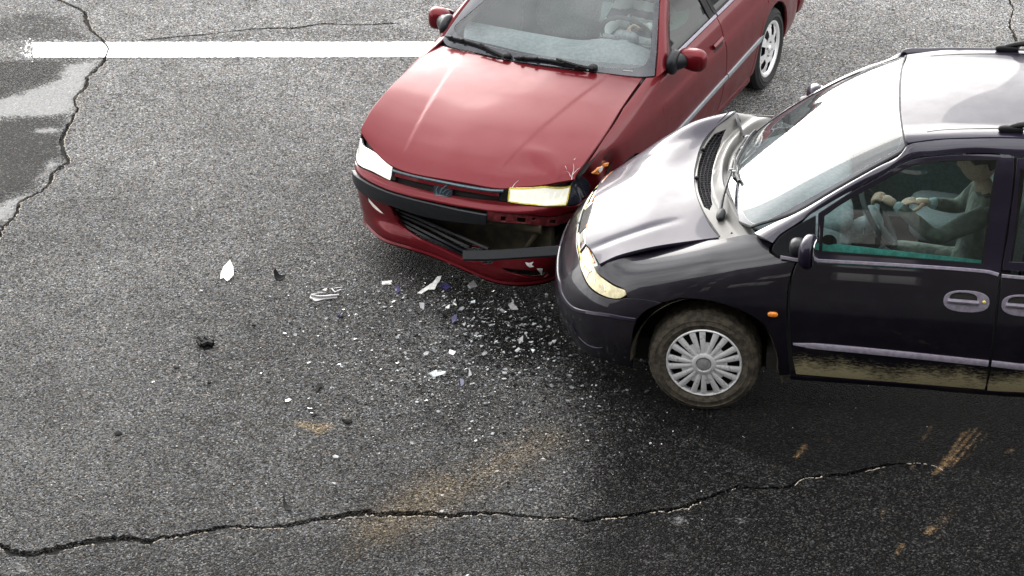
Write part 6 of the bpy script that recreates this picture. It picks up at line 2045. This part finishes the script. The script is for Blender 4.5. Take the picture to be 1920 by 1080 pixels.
        hu = Sd.tr(car, [(1346, 86)])[0]
        hr_ = [(hu[0] - .085, hu[1] - .018), (hu[0] + .085, hu[1] - .018), (hu[0] + .095, hu[1] + .035), (hu[0] - .08, hu[1] + .038)]
        hp = panel('handle', Sd, [(p_[0] + .0, p_[1]) for p_ in hr_], M['soot'], d, h=.03, gap=0, thick=.004, lift=.001, mirror=mir)
        strip('handle_bar', Sd, [(hu[0] - .09, hu[1] + .02), (hu[0] + .08, hu[1] + .022)], [(-.017, -.001), (.015, .002), (.016, .016), (0, .024), (-.014, .020)], P, hp, mirror=mir)
        blob('lock', Sd.at([(hu[0] + .10, hu[1])])[0] + [0, .004, 0], (.012, .006, .012), M['chrome'], hp, (1, 1), n=(12, 8), mirror=mir)
        # rear door and quarter
        rd = [(cutx - .07, .245), (3.22, .245), (3.28, .42), (3.40, .62), (3.52, .72), (3.52, .925), (cutx + .008, .925), (cutx + .008, .55)]
        d2 = panel('rear_door', Sd, rd, P, root, h=.05, gap=.003, thick=.02, mirror=mir, smooth=False)
        w2 = [(cutx + .05, .955), (3.34, .955), (3.30, 1.05), (3.10, 1.30), (cutx - .09, 1.325)]
        panel('window_frame', Sd, [(cutx + .008, .93), (3.52, .93), (3.40, 1.10), (3.15, 1.355), (cutx - .13, 1.355)], M['black'], d2, h=.05, gap=.002, thick=.02, holes=[w2], mirror=mir, smooth=False)
        panel('window', Sd, w2, M['glass_green'], d2, h=.1, gap=-.004, thick=.004, lift=-.008, mirror=mir, smooth=False)
        strip('belt_moulding', Sd, [(cutx + .015, .937), (3.45, .937)], rect(.022, .012), M['purplegrey'], d2, mirror=mir)
        arch = [(3.665 + .355 * math.cos(t), .31 + .355 * math.sin(t)) for t in np.linspace(R_(190), R_(-8), 17)]
        qa = [(3.23, .245)] + [p_ for p_ in arch if p_[0] > 3.30] + [(4.05, .25), (4.48, .30), (4.50, .55), (4.49, .925), (3.53, .925), (3.53, .72), (3.41, .62), (3.29, .42)]
        panel('rear_wing', Sd, qa, P, root, h=.04, gap=.002, thick=.02, mirror=mir, smooth=False)
        sl = [(1.50, .225), (3.24, .225)]
        strip('sill', Sd, sl, [(-.03, -.04), (.028, -.04), (.028, .002), (0, .012), (-.03, .006)], P, root, mirror=mir)
        # mirror
        mc = at(car, 1300, 110, 'y', .945) if not mir else at(car, 825, 33, 'y', -.935) * [1, -1, 1]
        mr_ = blob('door_mirror', mc, (.075, .105 if not mir else .078, .075), P, root, (.7, .7), rot('Z', 10), (26, 16), lambda U: np.stack([np.where(U[:, 0] > 0, U[:, 0] * .5, U[:, 0]), U[:, 1], U[:, 2] * (1 + .10 * U[:, 1])], 1), mirror=mir)
        blob('mirror_glass', mc + [.042, 0, 0], (.006, .088, .055), M['chrome'], mr_, (.6, .6), rot('Z', 10), mirror=mir)
        f0 = np.array([1.66, .80, .955])
        f0 = at(car, 1263, 116, 'y', .84) if not mir else f0
        V1 = blob_vf(f0, (.085, .040, .075), (.8, .8), rot('Y', -20))
        q_ = smoothpath([f0 + [0, -.01, -.01], f0 * .5 + mc * .5, mc + [.0, -.06, -.005]], .02)
        V2 = sweep_vf(q_, circ(.052, 14), None, np.linspace(1.1, .85, len(q_)))
        mk('mirror_foot', *merge([V1, V2]), M['trim'], mr_, mirror=mir)
        panel('mirror_sail', Sd, [(1.58, .935), (1.74, .935), (1.75, .965), (1.70, 1.04)], M['trim'], mr_, h=.03, gap=0, lift=.004, thick=.02, mirror=mir, smooth=False)
    # ---- roof, rear screen, boot, tail
    rz = [(2.14, 1.380, .54), (2.5, 1.398, .53), (2.9, 1.395, .525), (3.2, 1.378, .53)]
    Rf = Surf([[(x, y, z - dz) for y, dz in ((w_, .045), (w_ * .8, .022), (w_ * .4, .006), (0, 0), (-w_ * .4, .006), (-w_ * .8, .022), (-w_, .045))] for x, z, w_ in rz])
    panel('roof', Rf, [(Rf.u[0], Rf.v[0]), (Rf.u[-1], Rf.v[0]), (Rf.u[-1], Rf.v[-1]), (Rf.u[0], Rf.v[-1])], P, root, h=.08, thick=.03, smooth=False)
    Rw = Surf([[(x, y, z - dz) for y, dz in ((w_, .03), (w_ * .5, .005), (0, 0), (-w_ * .5, .005), (-w_, .03))] for x, z, w_ in ((3.2, 1.378, .54), (3.5, 1.22, .60), (3.8, 1.0, .68))])
    panel('rear_screen', Rw, [(Rw.u[0], Rw.v[0]), (Rw.u[-1], Rw.v[0]), (Rw.u[-1], Rw.v[-1]), (Rw.u[0], Rw.v[-1])], M['glass_side'], root, h=.1, thick=.005, smooth=False)
    for s in (1, -1):
        cp = Surf([[(3.2, .54 * s, 1.345), (3.3, .555 * s, 1.31), (3.15, .555 * s, 1.33)], [(3.5, .605 * s, 1.19), (3.55, .65 * s, 1.13), (3.42, .69 * s, 1.08)], [(3.8, .69 * s, .97), (3.85, .74 * s, .95), (3.55, .79 * s, .925)]], out=(0, s, .3))
        panel('rear_pillar', cp, [(cp.u[0], cp.v[0]), (cp.u[-1], cp.v[0]), (cp.u[-1], cp.v[-1]), (cp.u[0], cp.v[-1])], P, root, h=.06, thick=.02, smooth=False)
    Bt = Surf([[(x, y, z - dz) for y, dz in ((w_, .04), (w_ * .7, .008), (0, 0), (-w_ * .7, .008), (-w_, .04))] for x, z, w_ in ((3.8, .985, .78), (4.1, .985, .78), (4.40, .965, .74), (4.50, .80, .72), (4.52, .55, .74))])
    panel('boot_lid', Bt, [(Bt.u[0], Bt.v[0]), (Bt.u[-1], Bt.v[0]), (Bt.u[-1], Bt.v[-1]), (Bt.u[0], Bt.v[-1])], P, root, h=.07, thick=.02, smooth=False)
    V, F = blob_vf((4.46, 0, .40), (.10, .83, .16), (.35, .5), None, (28, 10))
    mk('rear_bumper', V, F, P, root)
    for s in (1, -1):
        blob('tail_light', (4.48, .66 * s, .76), (.05, .12, .08), M['amber'], root, (.4, .4))
    # ---- cabin
    g = M['grey_in']
    dv = [[(x, y, z + (.055 * math.exp(-((y - .37) / .24) ** 4) * (x > 1.65))) for y in np.array((.76, .6, .48, .37, .26, .12, -.2, -.5, -.76)) * np.interp(x, [1.42, 1.62, 1.9], [.72, .86, 1.0])] for x, z in ((1.42, .93), (1.62, .935), (1.82, .925), (1.94, .885), (1.96, .76), (1.90, .62))]
    Dv = Surf(dv)
    panel('dashboard', Dv, [(Dv.u[0], Dv.v[0]), (Dv.u[-1], Dv.v[0]), (Dv.u[-1], Dv.v[-1]), (Dv.u[0], Dv.v[-1])], g, root, h=.05, gap=0, smooth=False)
    steering_wheel(root, (2.07, .37, .925), .19, 26, M['grey_dark'], g)
    seat(car, root, 2.50, .37, .50, M['seat'], 24, .25, .30)
    seat(car, root, 2.50, -.37, .50, M['seat'], 24, .25, .30)
    blob('rear_seat', (3.25, 0, .52), (.26, .64, .09), M['seat'], root, (.35, .5))
    blob('rear_seat_back', (3.48, 0, .82), (.08, .64, .30), M['seat'], root, (.4, .4), rot('Y', 22))
    for mir in (False, True):
        panel('door_card', Sd, [(1.52, .3), (3.4, .3), (3.45, .90), (1.60, .90)], M['green_card'], root, h=.12, gap=0, lift=-.045, thick=.03, smooth=False, mirror=mir)
        tube('seat_belt', [(2.72, .62, 1.2), (2.74, .70, .9), (2.72, .74, .5)], .012, M['greyp'], root, 6, mirror=mir)
    # ---- driver
    J = {'pelvis': (2.50, .37, .63), 'waist': (2.57, .37, .78), 'chest': (2.61, .37, .95), 'collar': (2.62, .37, 1.06), 'neck': (2.61, .37, 1.11), 'skull': (2.60, .37, 1.15),
         'shl': (2.59, .56, 1.02), 'ell': (2.34, .62, .90), 'wrl': (2.115, .475, 1.000), 'shr': (2.59, .18, 1.02), 'elr': (2.37, .10, .84), 'wrr': (2.19, .14, .80),
         'hpl': (2.44, .46, .62), 'knl': (2.06, .50, .70), 'anl': (1.78, .48, .42), 'hpr': (2.44, .28, .62), 'knr': (2.06, .24, .70), 'anr': (1.78, .26, .42)}
    E = [('pelvis', 'waist'), ('waist', 'chest'), ('chest', 'collar'), ('collar', 'neck'), ('neck', 'skull'), ('chest', 'shl'), ('shl', 'ell'), ('ell', 'wrl'), ('chest', 'shr'), ('shr', 'elr'), ('elr', 'wrr'),
         ('pelvis', 'hpl'), ('hpl', 'knl'), ('knl', 'anl'), ('pelvis', 'hpr'), ('hpr', 'knr'), ('knr', 'anr')]
    RR = {'pelvis': (.15, .12), 'waist': (.155, .115), 'chest': (.175, .125), 'collar': (.085, .075), 'neck': .056, 'skull': .056, 'shl': .074, 'ell': .056, 'wrl': .038, 'shr': .074, 'elr': .056, 'wrr': .038,
          'hpl': .09, 'knl': .068, 'anl': .045, 'hpr': .09, 'knr': .068, 'anr': .045}
    def reg(p):
        if p[2] > 1.095 and abs(p[1] - .37) < .09: return 0
        if p[2] < .66: return 3
        d = np.linalg.norm(p - np.array(J['wrl']))
        if d < .085: return 2
        if p[0] < 2.2 and p[2] < .78: return 3
        return 1
    hands = [((2.115, .475, 1.000), (-.55, -1.0, .12), (-.55, .10, -1.0), .18, .85, 1), ((2.19, .14, .80), (-1, .5, .1), (.0, .4, -1), .18, .4, -1)]
    person('person', car, (2.50, .37, .56), J, E, RR, reg, hands, [M['skin'], M['striped'], M['cuffw'], M['trousers']],
           'driver of the red car in a navy and white striped sweater, hand on the wheel', head=((2.575, .37, 1.225), 0, 0))
    return root


def striped():
    m = NT('striped_sweater')
    tcn = m.n('ShaderNodeTexCoord').outputs['Object']
    sep = m.n('ShaderNodeSeparateXYZ'); m.l(tcn, sep.inputs[0])
    wv = m.math('ADD', sep.outputs[2], m.math('MULTIPLY', m.noise(9, 2, .5, tcn).outputs['Fac'], .035))
    fr = m.math('FRACT', m.math('MULTIPLY', wv, 8.5))
    k = m.mr(fr, .47, .53, 0, 1)
    c = m.mixc(k, (.055, .06, .075), (.72, .73, .72))
    m.bsdf(Base_Color=c, Roughness=.95, Normal=m.bump(m.noise(300, 2, .5, tcn).outputs['Fac'], .3, .003))
    return m.m


M['striped'] = striped()
def lit_lens():
    m = NT('lit_headlamp_lens')
    tcn = m.n('ShaderNodeTexCoord').outputs['Object']
    nz = m.noise(30, 3, .6, tcn).outputs['Fac']
    m.bsdf(Base_Color=(.88, .88, .80), Roughness=.12, Coat_Weight=1.0, Emission_Color=m.mixc(m.mr(nz, .35, .65), (1.0, .97, .72), (1.0, 1.0, .93)), Emission_Strength=.10)
    return m.m


M['lit_lens'] = lit_lens()
M['cuffw'] = plain('white_cuff', (.70, .71, .70), .9)
M['green_card'] = plain('green_door_card', (.05, .12, .10), .7)
M['rust_red'] = plain('dull_red_carrier', (.13, .012, .016), .6, nscale=30, namt=.5)
build_red()
